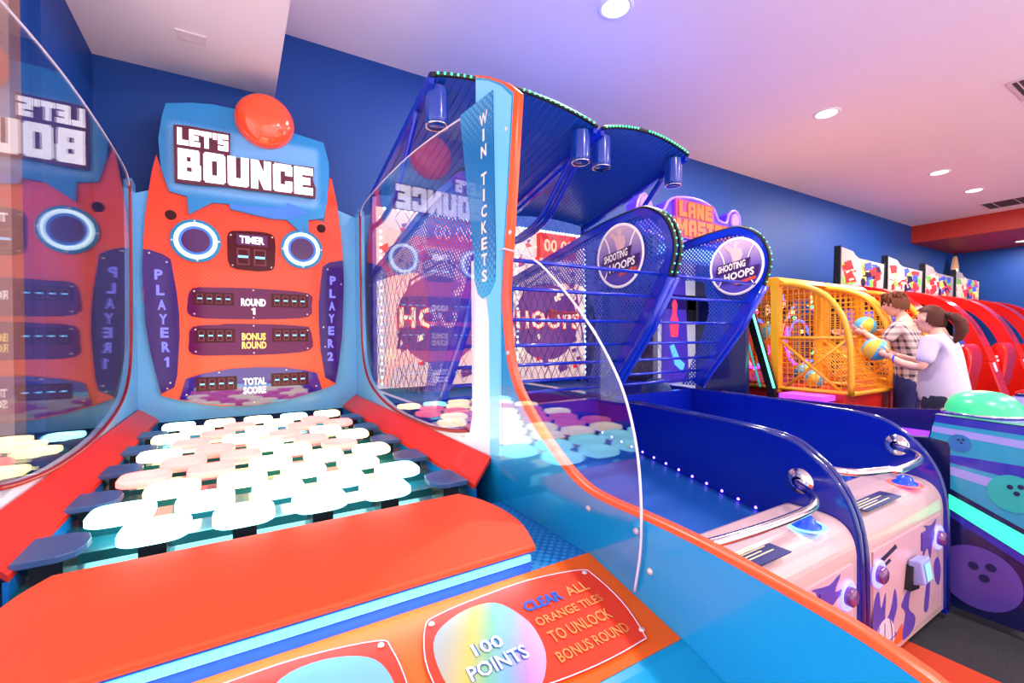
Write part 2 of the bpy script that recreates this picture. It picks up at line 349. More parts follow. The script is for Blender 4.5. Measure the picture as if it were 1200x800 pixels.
M_seg = glow('blue_led_segment', (120, 200, 255), 1.6)
M_ghost = mat('unlit_led_segment', (120, 22, 62), .3)
M_maroon = mat('maroon_backing_plate', (92, 16, 52), .4, var=.04)
M_screw = mat('screw_head', (225, 205, 210), .3, metal=.3)
M_dark = mat('dark_speaker_cloth', (64, 18, 26), .9)
M_glass = glass('clear_acrylic', (.98, .985, 1.0), 1.49, .85)
M_glow_edge = mat('acrylic_cut_edge', (225, 215, 235), .2, var=.0)
# --- back wall of the bay, board, speech bubble
build(MB().prism([(-.52, .88), (.79, .88), (.79, 2.33), (.60, 2.39), (-.33, 2.39), (-.52, 2.31)], 'Y', 3.605, 3.66), 'back_panel', M_bay, B_)
M_board = halftone('orange_print', (250, 58, 12), (255, 90, 38), lambda nt, x, y, z: nt.clamp(nt.m('ADD', nt.m('MULTIPLY', nt.m('SUBTRACT', 2.25, z), .75), 0.12)), pitch=.016)
build(MB().prism(BOARD, 'Y', 3.58, 3.604), 'face_board', M_board, B_)
def bub_mask(nt, x, y, z):
    qx = nt.m('MAXIMUM', nt.m('SUBTRACT', nt.m('ABSOLUTE', nt.m('SUBTRACT', x, .09-XC)), .40), 0.0)
    qz = nt.m('MAXIMUM', nt.m('SUBTRACT', nt.m('ABSOLUTE', nt.m('SUBTRACT', z, 2.56)), .18), 0.0)
    d = nt.m('SQRT', nt.m('ADD', nt.m('MULTIPLY', qx, qx), nt.m('MULTIPLY', qz, qz)))
    return nt.clamp(nt.m('SUBTRACT', 1.05, nt.m('DIVIDE', d, .065)))
M_bub = halftone('blue_bubble_print', (0, 134, 206), (104, 172, 236), bub_mask, pitch=.0125)
bub = build(MB().prism(BUBBLE, 'Y', 3.555, 3.578), 'speech_bubble', M_bub, B_)
sh = [(-.03, 2.30), (.1, 2.303), (.25, 2.315), (.31, 2.335), (.32, 2.36), (.4, 2.34), (.45, 2.30), (.36, 2.262), (.31, 2.248), (.22, 2.243), (.1, 2.258), (-.015, 2.275)]
build(MB().prism(sh, 'Y', 3.552, 3.5548), 'bubble_shade_print', mat('periwinkle_print', (62, 130, 240), .35), bub)
build(MB().box(-.3, .5, 3.61, 3.80, 2.0, 2.80), 'sign_box', M_black, B_)
pl = build(MB().prism(PLATE, 'Y', 3.525, 3.54), 'sign_plate', M_maroon, B_)
build(put_block(MB(), "LET'S", (-.300, 3.525, 2.628), (1, 0, .03), (0, 0, 1), .272, .105, .09), 'lettering', M_letw, pl)
build(put_block(MB(), "BOUNCE", (-.298, 3.525, 2.412), (1, 0, .02), (0, 0, 1), .782, .192, .1), 'lettering', M_letw, pl)
build(MB().box(-.33+.02, -.30, 3.54, 3.555, 2.4, 2.7).box(.45, .48, 3.54, 3.555, 2.42, 2.6), 'spacer', M_maroon, pl)
bl = build(MB().lathe([(.182, .03), (.182, .0), (.178, -.012), (.165, -.04), (.14, -.062), (.1, -.078), (.05, -.087), (0, -.09)], (.187, 3.535, 2.893), 'Y', 40), 'red_dome', mat('glossy_coral_plastic', (255, 84, 40), .14, coat=.8, var=.01, emit=(255, 60, 30), es=.12), B_)
# eye rings
for cx, cz, r in ((-.212, 2.04, .137), (.414, 2.045, .137)):
    rg = build(MB().disc((cx, 3.565, cz), r, 'Y', .0148, 40), 'eye_ring', mat('teal_blue_ring', (0, 128, 178), .3), B_)
    build(MB().lathe([(r*.67, 0), (r*.69, -.016), (r*.84, -.016), (r*.86, 0)], (cx, 3.565, cz), 'Y', 40), 'light_tube', glow('white_light_tube', (215, 245, 255), 1.5), rg)
    build(MB().lathe([(r*.52, -.002), (r*.68, -.004)], (cx, 3.562, cz), 'Y', 40), 'inner_ring', mat('blue_inner_ring', (60, 130, 235), .3), rg)
    build(MB().disc((cx, 3.559, cz), r*.56, 'Y', .004, 32), 'eye_centre', mat('deep_violet_acrylic', (72, 4, 96), .15, coat=.5), rg)
    s = MB()
    for k in range(4):
        a = k*math.pi/2+.05; s.disc((cx+r*.92*math.cos(a), 3.562, cz+r*.92*math.sin(a)), .007, 'Y', .003, 8)
    build(s, 'screw_heads', M_screw, rg, kind='stuff')
for cx, cz in ((-.342, 2.192), (.545, 2.212)):
    build(MB().lathe([(.03, .0), (.03, -.006), (.024, -.004), (.01, -.008), (0, -.009)], (cx, 3.579, cz), 'Y', 20), 'round_speaker', M_dark, B_)
# display windows
def digit(mbx, x, z, w_, h, y):
    t = h*.085; mbx.k = 0
    for a, b, c, d in ((x, x+w_, z, z+t), (x, x+w_, z+h-t, z+h), (x, x+t, z+t, z+h/2-t), (x+w_-t, x+w_, z+t, z+h/2-t), (x, x+t, z+h/2+t, z+h-t), (x+w_-t, x+w_, z+h/2+t, z+h-t)):
        mbx.box(a, b, y-.002, y, c, d)
    mbx.k = 1; mbx.box(x+t*.8, x+w_-t*.8, y-.003, y, z+h/2-t*.75, z+h/2+t*.75); return mbx
def display(poly, name, m, screws):
    o = build(MB().prism(smooth(poly, 3) if 'player' not in name and 'total' not in name else poly, 'Y', 3.568, 3.5798), name, m, B_)
    s = MB()
    for x, z in screws: s.disc((x, 3.565, z), .0055, 'Y', .003, 8)
    build(s, 'screw_heads', M_screw, o, kind='stuff'); return o
def digits(parent, x0, x1, z0, z1, n, slope=.0):
    w_ = (x1-x0)/n
    build(MB().box(x0-.012, x1+.006, 3.5655, 3.568, z0-.012, z1+.012), 'led_window', M_winered, parent)
    for i in range(n):
        build(digit(MB(), x0+i*w_+w_*.12, z0, w_*.66, z1-z0, 3.5652), 'led_digit', [M_ghost, M_seg], parent)
tm = display(TIMER, 'timer_display', M_winered, [(-.02, 2.10), (.225, 2.11), (-.012, 1.90), (.218, 1.90)])
build(MB().box(.012, .195, 3.5655, 3.568, 2.04, 2.115), 'label_window', mat('violet_label_window', (88, 10, 90), .2), tm)
build(put_text(MB(), 'TIMER', (.03, 3.5652, 2.052), (1, 0, 0), (0, 0, 1), .146, .05, .035), 'lettering', M_letw, tm)
for x in (.012, .112): build(digit(MB(), x, 1.905, .075, .112, 3.567), 'led_digit', [M_ghost, M_seg], tm)
rd = display(ROUND, 'round_display', M_plum, [(-.225, 1.715), (-.225, 1.57), (.107, 1.737), (.107, 1.55), (.445, 1.715), (.445, 1.58)])
build(put_text(MB(), 'ROUND', (.035, 3.567, 1.628), (1, 0, 0), (0, 0, 1), .146, .052, .035), 'lettering', M_letw, rd)
build(put_one(MB(), (.094, 3.567, 1.572), (1, 0, 0), (0, 0, 1), .026, .044), 'lettering', M_letw, rd)
digits(rd, -.218, -.012, 1.640, 1.700, 4); digits(rd, .226, .444, 1.637, 1.706, 4)
bd = display(BONUS, 'bonus_display', M_plum, [(-.22, 1.468), (-.22, 1.325), (.107, 1.495), (.107, 1.31), (.445, 1.465), (.445, 1.335)])
build(put_text(MB(), 'BONUS', (.037, 3.567, 1.396), (1, 0, 0), (0, 0, 1), .142, .05, .035), 'lettering', M_lety, bd)
build(put_text(MB(), 'ROUND', (.037, 3.567, 1.338), (1, 0, 0), (0, 0, 1), .146, .05, .035), 'lettering', M_lety, bd)
digits(bd, -.212, -.008, 1.394, 1.462, 4); digits(bd, .230, .442, 1.396, 1.464, 4)
td = display(TOTAL, 'total_score_display', mat('indigo_display_acrylic', (62, 24, 150), .03, coat=.8), [(-.27, 1.05), (-.095, 1.185), (.305, 1.185), (.50, 1.06), (.107, .975)])
build(put_text(MB(), 'TOTAL', (.042, 3.5655, 1.092), (1, 0, 0), (0, 0, 1), .136, .048, .035), 'lettering', M_letw, td)
build(put_text(MB(), 'SCORE', (.042, 3.5655, 1.032), (1, 0, 0), (0, 0, 1), .136, .048, .035), 'lettering', M_letw, td)
digits(td, -.21, .0, 1.078, 1.145, 4); digits(td, .221, .44, 1.085, 1.152, 4)
def player(poly, name, xs, digit_):
    o = display(poly, name, M_purp, [(p[0]+(.03 if p[0] < sum(q[0] for q in poly)/len(poly) else -.02), p[1]+(.03 if p[1] < 1.5 else -.02)) for p in (poly[0], poly[3], poly[8], poly[9])])
    for ch, (x, z) in zip('PLAYER'+digit_, xs):
        w_ = .028 if ch == '1' else .042
        build(put_one(MB(), (x-w_/2, 3.567, z-.032), (1, 0, 0), (0, 0, 1), w_, .064) if ch == '1' else put_text(MB(), ch, (x-w_/2, 3.567, z-.032), (1, 0, 0), (0, 0, 1), w_, .064, .04), 'lettering', M_letp, o)
player(P1, 'player_panel', [(-.406, 1.81), (-.398, 1.713), (-.392, 1.622), (-.386, 1.532), (-.380, 1.448), (-.374, 1.358), (-.37, 1.263)], '1')
player(P2, 'player_panel', [(.621, 1.834), (.617, 1.737), (.613, 1.645), (.609, 1.553), (.606, 1.462), (.602, 1.368), (.598, 1.272)], '2')
# --- wings (the low side walls of the bay) with their windows
CUT = smooth([(3.40, 2.33), (3.40, 1.82), (3.37, 1.38), (3.27, 1.18), (3.04, 1.065), (2.58, .992), (2.1, .985), (1.80, 1.01), (1.62, 1.04)], 4, False)
wing = CUT+[(1.60, 1.10), (1.60, 1.7), (1.42, 1.7), (1.42, .84), (3.62, .84), (3.62, 2.36), (3.5, 2.37)]
M_wing = grad('blue_with_painted_tile_glare', (98, 178, 240), (236, 226, 240), lambda nt, x, y, z: nt.m('MULTIPLY', nt.m('SUBTRACT', .95, y), 1.1), .25)  # tile-light reflection painted in: blue panel fades to near-white toward the front
GL = smooth([(3.40, 1.82), (3.37, 1.38), (3.27, 1.18), (3.04, 1.065), (2.58, .992), (2.1, .985), (1.80, 1.01), (1.60, 1.06), (1.56, 1.70)], 4, False)+[(1.60, 2.28)]+smooth([(1.645, 2.283), (2.0, 2.33), (2.35, 2.36), (2.8, 2.372), (3.22, 2.362), (3.36, 2.335), (3.41, 2.26), (3.405, 2.0)], 4, False)
for s in (0, 1):
    f = (lambda x: x) if s == 0 else mx
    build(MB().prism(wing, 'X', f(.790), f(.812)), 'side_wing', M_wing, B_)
    g = build(MB().prism(GL, 'X', f(.784), f(.789)), 'side_window', M_glass, B_)
    tr_ = MB().strip(CUT, [(y-.012*0, z) for y, z in CUT], 'X', f(.79), f(.79)) if False else MB()
    tr_.tube([(f(.785), y+.006, z-.006) for y, z in CUT], .008, 8)
    build(tr_, 'window_trim', mat('dark_red_trim', (150, 8, 24), .3), B_)
    e = MB().tube([(f(.7865), y, z) for y, z in GL if z > 2.25], .0035, 6)
    build(e, 'polished_edge', M_glow_edge, g)
    # red sloping strip along the playfield
    st = MB(); X0, X1 = f(.69), f(.784)
    st.add([(X0, 1.385, .90), (X1, 1.44, .972), (X1, 3.605, .972), (X0, 3.605, .90), (X0, 1.385, .885), (X1, 1.44, .955), (X1, 3.605, .955), (X0, 3.605, .885)],
           [(0, 1, 2, 3), (7, 6, 5, 4), (0, 4, 5, 1), (3, 2, 6, 7), (0, 3, 7, 4), (1, 5, 6, 2)])
    build(st, 'side_strip', M_strip, B_)
    build(MB().box(min(X0, f(.7)), max(X0, f(.7)), 1.39, 3.6, .72, .885), 'gutter_wall', M_blue, B_)
    # outer side panel with orange moulding
    FR = [(1.26, 2.197), (1.29, 1.955), (1.324, 1.701), (1.345, 1.55), (1.331, 1.4), (1.293, 1.271), (1.196, 1.162), (1.063, 1.064), (.948, 1.005), (.849, .99), (.724, .989), (.62, .986), (.542, .981), (.401, .966), (.293, .95), (.2, .92), (.12, .85), (.09, .74)]
    FR = FR[:2]+smooth(FR[2:], 3, False)
    side = FR+[(.09, .04), (1.75, .04), (1.75, .83), (1.58, .83), (1.44, .975), (1.44, 1.46), (1.535, 1.9), (1.535, 2.382), (1.432, 2.327), (1.331, 2.26)]
    build(MB().prism(side, 'X', f(.782), f(.812)), 'side_panel', M_lb, B_)
    up = [(1.272, 2.19), (1.30, 1.955), (1.333, 1.701), (1.351, 1.55), (1.353, .99), (1.44, .98), (1.44, 1.46), (1.53, 1.9), (1.53, 2.37), (1.43, 2.318), (1.335, 2.252)]
    build(MB().prism(up, 'X', f(.780), f(.7815)), 'post_face', M_lbp, B_)
    fr3 = [(1.535, 2.382), (1.432, 2.327), (1.331, 2.26)]+FR
    ed = MB()
    off = []
    for i in range(len(fr3)):
        a_, b_ = Vector(fr3[max(i-1, 0)]), Vector(fr3[min(i+1, len(fr3)-1)]); d_ = (b_-a_).normalized(); off.append((fr3[i][0]+d_.y*.007, fr3[i][1]-d_.x*.007))
    n_ = len(fr3); xa_, xb_ = f(.780), f(.814)
    ed.smooth = True
    ed.add([(xa_, y, z) for y, z in fr3]+[(xa_, y, z) for y, z in off]+[(xb_, y, z) for y, z in off]+[(xb_, y, z) for y, z in fr3],
           [(r_*n_+i, r_*n_+i+1, (r_+1)*n_+i+1, (r_+1)*n_+i) for r_ in range(3) for i in range(n_-1)])
    ed.smooth = False
    build(ed, 'edge_moulding', M_edge, B_)
    # dark blue tapered sign
    dk = [(1.396, 2.268), (1.665, 2.291), (1.55, 1.713), (1.545, 1.62), (1.52, 1.565), (1.483, 1.545), (1.43, 1.56), (1.39, 1.60), (1.384, 1.687)]
    M_dk = MATS.get('ticket_sign_print') or halftone('ticket_sign_print', (0, 110, 178), (60, 165, 215), lambda nt, x, y, z: nt.clamp(nt.m('SUBTRACT', nt.m('MULTIPLY', nt.m('ABSOLUTE', nt.m('SUBTRACT', z, 1.97)), 2.6), .28)), (1, 2), .022)
    sg = build(MB().prism(dk, 'X', f(.776), f(.7798)), 'ticket_sign', M_dk, B_)
    tx = 'WIN TICKETS'; zz = 2.195
    for i, ch in enumerate(tx):
        if ch == ' ': zz -= .042; continue
        wv = .014 if ch == 'I' else (.062 if ch == 'W' else .043)
        yc = 1.462-(2.195-zz)*.0
        if s == 0: build(put_text(MB(), ch, (.776, yc+wv/2, zz-.022), (0, -1, 0), (0, 0, 1), wv, .044, .03), 'lettering', mat('cream_print', (240, 222, 214), .4), sg)
        else: build(put_text(MB(), ch, (f(.776), yc-wv/2, zz-.022), (0, 1, 0), (0, 0, 1), wv, .044, .03), 'lettering', mat('cream_print', (240, 222, 214), .4), sg)
        zz -= .0585
    # big clear shield in front of the post
    SH = [(1.356, .835)]+[(1.34, 1.70)]+smooth([(1.315, 1.70), (1.144, 1.64), (.999, 1.536), (.878, 1.422), (.803, 1.328), (.76, 1.25), (.73, 1.15), (.718, 1.042), (.719, .926), (.738, .82)], 4, False)+[(.86, .85)]
    shd = build(MB().prism(SH, 'X', f(.770), f(.775)), 'clear_shield', M_glass, B_)
    build(MB().tube([(f(.7725), y, z) for y, z in SH[1:-1]], .0032, 6), 'polished_edge', M_glow_edge, shd)
    b = MB()
    for y, z in ((.905, .985-.03), (.74, .955), (1.29, 1.75), (1.31, 2.1), (1.31, 1.35), (.70, .88)): b.lathe([(.008, 0), (.007, -.004 if s == 0 else .004), (0, -.006 if s == 0 else .006)], (f(.7815), y, z), 'X', 12)
    build(b, 'bolt_heads', M_screw, B_, kind='stuff')
# --- deck, bench, control panel
CP0 = Vector((0, .905, .84)); cpu = Vector((1, 0, 0)); cpv = Vector((0, .285, .063)).normalized(); cpn = cpu.cross(cpv)
M_ddeck = halftone('dotted_blue_deck', (14, 108, 190), (40, 150, 225), lambda nt, x, y, z: nt.clamp(nt.m('SUBTRACT', .9, nt.m('MULTIPLY', nt.m('ABSOLUTE', nt.m('SUBTRACT', x, .40)), 2.5))), (0, 1), .02, .35)
build(MB().prism([(mx(.782), .9), (.782, .9), (.782, 1.36), (mx(.782), 1.36)], 'Z', .78, .835), 'deck', M_ddeck, B_)
rise = build(MB().box(mx(.60), .60, .906, .93, .835, .884), 'riser', mat('dotted_blue_riser', (30, 96, 225), .35), B_)
bn = smooth([(.611, 1.341), (.644, 1.27), (.663, 1.181), (.665, 1.108), (.655, 1.02), (.615, .905)], 3, False)
bench = bn+[(mx(x), y) for x, y in reversed(bn)]
bo = build(MB().prism(bench, 'Z', .884, .90), 'bench', M_bench, B_, bevel=.005)
lm = MB()
for i in range(46):
    x = mx(.585)+(.585-mx(.585))*i/45; lm.box(x-.0105, x+.0105, .8985, .906, .868, .882)
build(lm, 'light_strip', glow('cyan_light_strip', (100, 205, 255), 1.6), rise)
ld = bpy.data.lights.new('bench_strip_light', 'AREA'); ld.shape = 'RECTANGLE'; ld.size = .9; ld.size_y = .01; ld.energy = 1.2; ld.color = (.25, .65, 1)
lo = bpy.data.objects.new('bench_strip_light', ld); COL.objects.link(lo); lo.location = (XC, .895, .872); lo.rotation_euler = (math.radians(-35), 0, 0)
M_opan = mat('orange_control_panel', (224, 92, 10), .6, var=.02, spec=.3)
def cp(x, y): return Vector((x, y, .84+(y-.905)*.063/.285))
def cpoly(poly, h0, h1, mb=None):
    mb = mb or MB(); n = len(poly); a = [cp(x, y)+cpn*h0 for x, y in poly]; b = [cp(x, y)+cpn*h1 for x, y in poly]
    return mb.add(a+b, [tuple(range(n)), tuple(range(2*n-1, n-1, -1))]+[(i, i+n, (i+1) % n+n, (i+1) % n) for i in range(n)])
op = build(cpoly([(mx(.781), .905), (.781, .905), (.781, .618), (mx(.781), .618)], -.02, 0), 'control_panel', M_opan, B_)
build(MB().prism([(.622, .775), (.60, .772), (.12, .62), (.12, .5), (.7, .7)], 'X', mx(.781), .781), 'front_apron', mat('teal_blue_laminate', (0, 150, 205), .3, coat=.3), B_)
build(MB().box(mx(.781), .781, .15, 1.4, .04, .62), 'cabinet_base', M_blue, B_)
build(MB().box(mx(.781), .781, 1.4, 3.6, .04, .80), 'cabinet_base', M_blue, B_)
M_plate = mat('coral_print_plate', (214, 54, 26), .6, var=.01, spec=.25)
M_tan = mat('tan_print', (222, 138, 70), .5, spec=.2); M_bprint = mat('blue_print', (8, 84, 190), .5, spec=.2)
def plate(dx, right=True):
    q = smooth([(.312, .849), (.35, .868), (.45, .876), (.58, .877), (.71, .857), (.73, .83), (.733, .74), (.711, .655), (.69, .645), (.575, .642), (.45, .652), (.31, .675), (.285, .76)], 4)
    q = [(x+dx, y) for x, y in q]
    o = build(cpoly(q, .0005, .005), 'instruction_plate', M_plate, B_)
    build(MB().tube([cp(x, y)+cpn*.0055 for x, y in q], .0012, 5, True), 'plate_edge', M_glow_edge, o)
    s = MB()
    for x, y in ((.327, .852), (.715, .845), (.715, .665), (.325, .68)):
        s.lathe([(.0065, 0), (.005, .003), (0, .004)], (0, 0, 0), 'Z', 10); k = len(s.v)-30
        s.xf(Matrix.Translation(cp(x+dx, y)+cpn*.005), k)
    build(s, 'screw_heads', M_screw, o, kind='stuff')
    c = smooth([(.331, .83), (.40, .856), (.47, .848), (.505, .79), (.508, .74), (.49, .69), (.44, .648), (.36, .655), (.31, .70), (.305, .78)], 4)
    c = [((x if right else 1.018-x)+dx, y) for x, y in c]
    if right:
        m = bpy.data.materials.new('iridescent_foil'); m.use_nodes = True; nt = NT(m); b = m.node_tree.nodes['Principled BSDF']
        p = nt.xyz(); rp = nt.n('ShaderNodeValToRGB')
        e = rp.color_ramp.elements; e[0].position = 0; e[0].color = lin((120, 165, 190)); e[1].position = 1; e[1].color = lin((205, 125, 175))
        for ps, cc in ((.3, (168, 162, 142)), (.45, (184, 174, 84)), (.6, (100, 172, 140)), (.75, (94, 145, 190)), (.88, (148, 104, 190))):
            q_ = e.new(ps); q_.color = lin(cc)
        v = nt.m('ADD', nt.m('MULTIPLY', nt.m('SUBTRACT', p[0], .15), 3.4), nt.m('MULTIPLY', nt.m('SUBTRACT', -1.36, p[1]), 2.2))
        m.node_tree.links.new(nt.clamp(v), rp.inputs[0]); m.node_tree.links.new(rp.outputs[0], b.inputs['Base Color']); b.inputs['Roughness'].default_value = .3
        m.node_tree.links.new(rp.outputs[0], b.inputs['Emission Color']); b.inputs['Emission Strength'].default_value = .0; b.inputs['Specular IOR Level'].default_value = .25
    else: m = glow('pale_blue_backlit_window', (150, 215, 240), .08, (110, 165, 190))
    w_ = build(cpoly(c, .0052, .0062), 'score_window', m, o)
    def T(s_, x, y, wd, h, mt, bold=.015, par=o, hh=.0065):
        build(put_text(MB(), s_, cp(x+dx, y)+cpn*hh, cpu, cpv, wd, h, bold), 'lettering', mt, par)
    if right:
        T('100', .373, .748, .062, .028, M_bprint, .05, w_, .0068); T('100', .373, .748, .062, .028, M_let, .015, w_, .0072)
        T('POINTS', .345, .707, .122, .030, M_bprint, .05, w_, .0068); T('POINTS', .345, .707, .122, .030, M_let, .015, w_, .0072)
        T('CLEAR', .518, .797, .098, .028, M_bprint, .035); T('ALL', .63, .797, .062, .028, M_tan)
        T('ORANGE TILES', .52, .757, .176, .022, M_tan); T('TO UNLOCK', .525, .713, .158, .028, M_tan); T('BONUS ROUND', .512, .672, .18, .024, M_tan)
plate(0); plate(-.49, False)
# --- playfield
M_base = mat('playfield_base', (130, 112, 96), .25, var=.2, scale=12, coat=.3)
build(MB().box(mx(.70), .70, 1.30, 3.605, .80, .822), 'playfield_base', M_base, B_)
M_step = mat('teal_tray', (24, 96, 108), .2, coat=.3)
for r in range(10):
    y = 1.475+.189*r
    build(MB().box(mx(.69), .69, y-.085, y+.03, .8225, .850), 'tray_step', M_step, B_)
# tiles: one mesh per light colour, shared by all alike tiles
TILE_E = {'cyan': ((.35, 1.0, 1.0), 7.5), 'yellow': ((1.0, .80, .38), 8.0), 'red': ((1.0, .125, .105), 5.5), 'pink': ((1.0, .35, .75), 4.5)}
def tile_mesh(m, half=False):
    n = 28; w_, d_ = .0755, .0745; ring = []
    for k in range(n):
        a = 2*math.pi*k/n; c, s = math.cos(a), math.sin(a); e = 2/3.6
        ring.append((w_*abs(c)**e*(1 if c > 0 else -1), d_*abs(s)**e*(1 if s > 0 else -1)))
    if half:
        ring = [(-.055, -.078), (.02, -.078), (.05, -.06), (.062, -.02), (.062, .02), (.05, .06), (.02, .078), (-.055, .078)]; n = 8
    prof = [(.9, -.013), (1.0, -.008), (1.0, .007), (.95, .012), (.8, .014)] if not half else [(.98, -.008), (1.0, -.006), (1.0, .006), (.98, .008)]
    vs = []; fs = []
    for sc, z in prof: vs += [(x*sc, y*sc, z) for x, y in ring]
    for i in range(len(prof)-1):
        for k in range(n): fs.append((i*n+k, i*n+(k+1) % n, (i+1)*n+(k+1) % n, (i+1)*n+k))
    fs += [tuple(range(n-1, -1, -1)), tuple((len(prof)-1)*n+k for k in range(n))]
    me = bpy.data.meshes.new('tile'); me.from_pydata(vs, [], fs); me.materials.append(m)
    for p in me.polygons: p.use_smooth = not half
    return me
def emit_mat(name, col, es):
    m = bpy.data.materials.new(name); m.use_nodes = True; b = m.node_tree.nodes['Principled BSDF']
    nt = NT(m); tc = nt.n('ShaderNodeTexCoord'); ln = nt.n('ShaderNodeVectorMath', operation='LENGTH'); m.node_tree.links.new(tc.outputs['Object'], ln.inputs[0])
    b.inputs['Base Color'].default_value = (.3, .26, .26, 1); b.inputs['Roughness'].default_value = .35
    b.inputs['Emission Color'].default_value = col+(1,)
    m.node_tree.links.new(nt.m('SUBTRACT', es, nt.m('MULTIPLY', ln.outputs['Value'], es*3.0)), b.inputs['Emission Strength'])
    return m
TM = {k: tile_mesh(emit_mat(k+'_lit_tile', *v)) for k, v in TILE_E.items()}
M_navy = mat('slate_blue_tile', (62, 92, 140), .35, var=.03, coat=.3)
HM = tile_mesh(M_navy, True)
bm_ = MB().box(-.028, .028, -.06, .05, -.075, -.014)
bme = bpy.data.meshes.new('bracket'); bme.from_pydata(bm_.v, [], bm_.f); bme.materials.append(M_black)
OB = Vector((XC, 2.2, 0))
ROWS = ['cccc', 'ccccc', 'ycyy', 'rrycy', 'rryr', 'yryry', 'ryry', 'yryrr', 'yryr', 'cpcyc']
ROWS = TILE_ROWS
NM = {'c': 'cyan', 'y': 'yellow', 'r': 'red', 'p': 'pink'}
for r in range(10):
    y = 1.475+.189*r
    xs = [-.18+.1965*k for k in range(4)] if r % 2 == 0 else [-.278+.1965*k for k in range(5)]
    for k, x in enumerate(xs):
        t = bpy.data.objects.new('tile', TM[NM[ROWS[r][k]]]); link(t, B_); t.location = Vector((x, y, .912))-OB
        if r == 0: b = bpy.data.objects.new('bracket', bme); link(b, t)
    if r % 2 == 0:
        for s, x in ((1, -.372), (-1, .622)):
            if r > 8: continue
            t = bpy.data.objects.new('edge_tile', HM); link(t, B_); t.location = Vector((x, y+.012, .905))-OB; t.scale = (s, 1, 1)
            b = bpy.data.objects.new('bracket', bme); link(b, t)
# ================================================================ hoops games
M_hb = mat('glossy_royal_blue', (4, 42, 190), .2, var=.03, scale=5, coat=.6)
M_hd = mat('deep_blue_panel', (4, 26, 158), .22, var=.03, scale=5, coat=.5)
M_ramp = mat('blue_ramp_vinyl', (4, 76, 160), .45, var=.04, scale=8)
M_cream = mat('cream_gloss_cabinet', (198, 166, 166), .22, var=.01, coat=.5)
M_perf = perforated('perforated_blue_steel', (18, 74, 200), (1, 2), .021, .29)
M_perf_roof = mat('roof_blue_steel', (10, 70, 176), .35, var=.04, scale=8, coat=.2, bump=.0)
M_ledg = glow('green_led', (60, 255, 150), 3.2)
M_ledp = glow('violet_led', (140, 90, 255), 12)
M_ledw = glow('aqua_white_led', (190, 240, 255), 3)
M_net = mat('net_cord', (84, 84, 160), .7)
M_artw = glow('backlit_pale_poster', (236, 200, 190), .62)
M_artp = glow('backlit_plum_art', (120, 52, 130), .5)
M_artr = glow('backlit_red_art', (230, 40, 40), .6)
M_artc = glow('backlit_cream_art', (255, 222, 190), .8)
def logo(parent, x, yc, zc, r):
    o = build(MB().disc((x, yc, zc), r, 'X', .004, 40), 'logo_disc', grad('violet_logo_print', (88, 74, 180), (245, 205, 215), lambda nt, a, b, c: nt.m('ADD', nt.m('MULTIPLY', nt.m('SUBTRACT', c, 1.92), 4.0), .25)), parent)
    cr = mat('logo_white_print', (252, 235, 230), .4, emit=(255, 240, 236), es=.25); rd = mat('logo_red_print', (235, 84, 70), .4); dk = mat('logo_plum_print', (70, 30, 96), .4)
    e = MB().lathe([(r*.94, -.001), (r*1.02, -.003), (r*1.02, .002)], (x, yc, zc), 'X', 44)
    for a0, a1, off in ((-1.2, 1.2, .62), (1.94, 4.3, .62)):
        pts = []
        for i in range(11):
            t = -1+2*i/10; sg_ = 1 if off > 0 else -1
            pts.append((x-.002, yc+(1 if a0 > 0 else -1)*r*(.42+.28*t*t)*1.0, zc+t*r*.72))
        e.tube(pts, r*.018, 5)
    build(e, 'logo_ring', cr, o)
    # player figure, a pale silhouette
    fg = MB(); P = lambda a, b: (yc-a*r, zc+b*r)
    fg.prism([P(*q) for q in [(-.1, .2), (-.2, .5), (-.42, .72), (-.36, .8), (-.1, .62), (-.05, .66), (-.1, .78), (0, .88), (.1, .8), (.06, .66), (.22, .58), (.26, .38), (.18, .2), (.3, -.0), (-.25, -.0)]], 'X', x-.003, x)
    build(fg, 'player_print', mat('pale_figure_print', (255, 205, 200), .4), o)
    def band(cx, cz, hw, hh, m, nm):
        sk = .12
        q = [P(cx-hw-hh*sk*2, cz-hh-hw*.14), P(cx+hw-hh*sk*2, cz-hh+hw*.14), P(cx+hw+hh*sk*2, cz+hh+hw*.14), P(cx-hw+hh*sk*2, cz+hh-hw*.14)]
        build(MB().prism(q, 'X', x-.006, x-.003), nm, m, o)
    band(-.12, .0, .62, .17, dk, 'name_band'); band(.16, -.3, .66, .18, dk, 'name_band')
    u = (0, -1, .15)
    def T(s_, a, b, w_, h, m):
        q = P(a, b); build(put_text(MB(), s_, (x-.0065, q[0], q[1]), u, (0, 0, 1), w_*r, h*r, .03), 'lettering', m, o)
    T('SHOOTING', -.66, -.2, 1.05, .25, cr); T('HOOPS', -.42, -.52, 1.12, .27, cr)
    build(MB().prism([P(.0, -.66), P(.75, -.5), P(.72, -.4), P(.0, -.56)], 'X', x-.005, x-.003), 'red_stripe', rd, o)
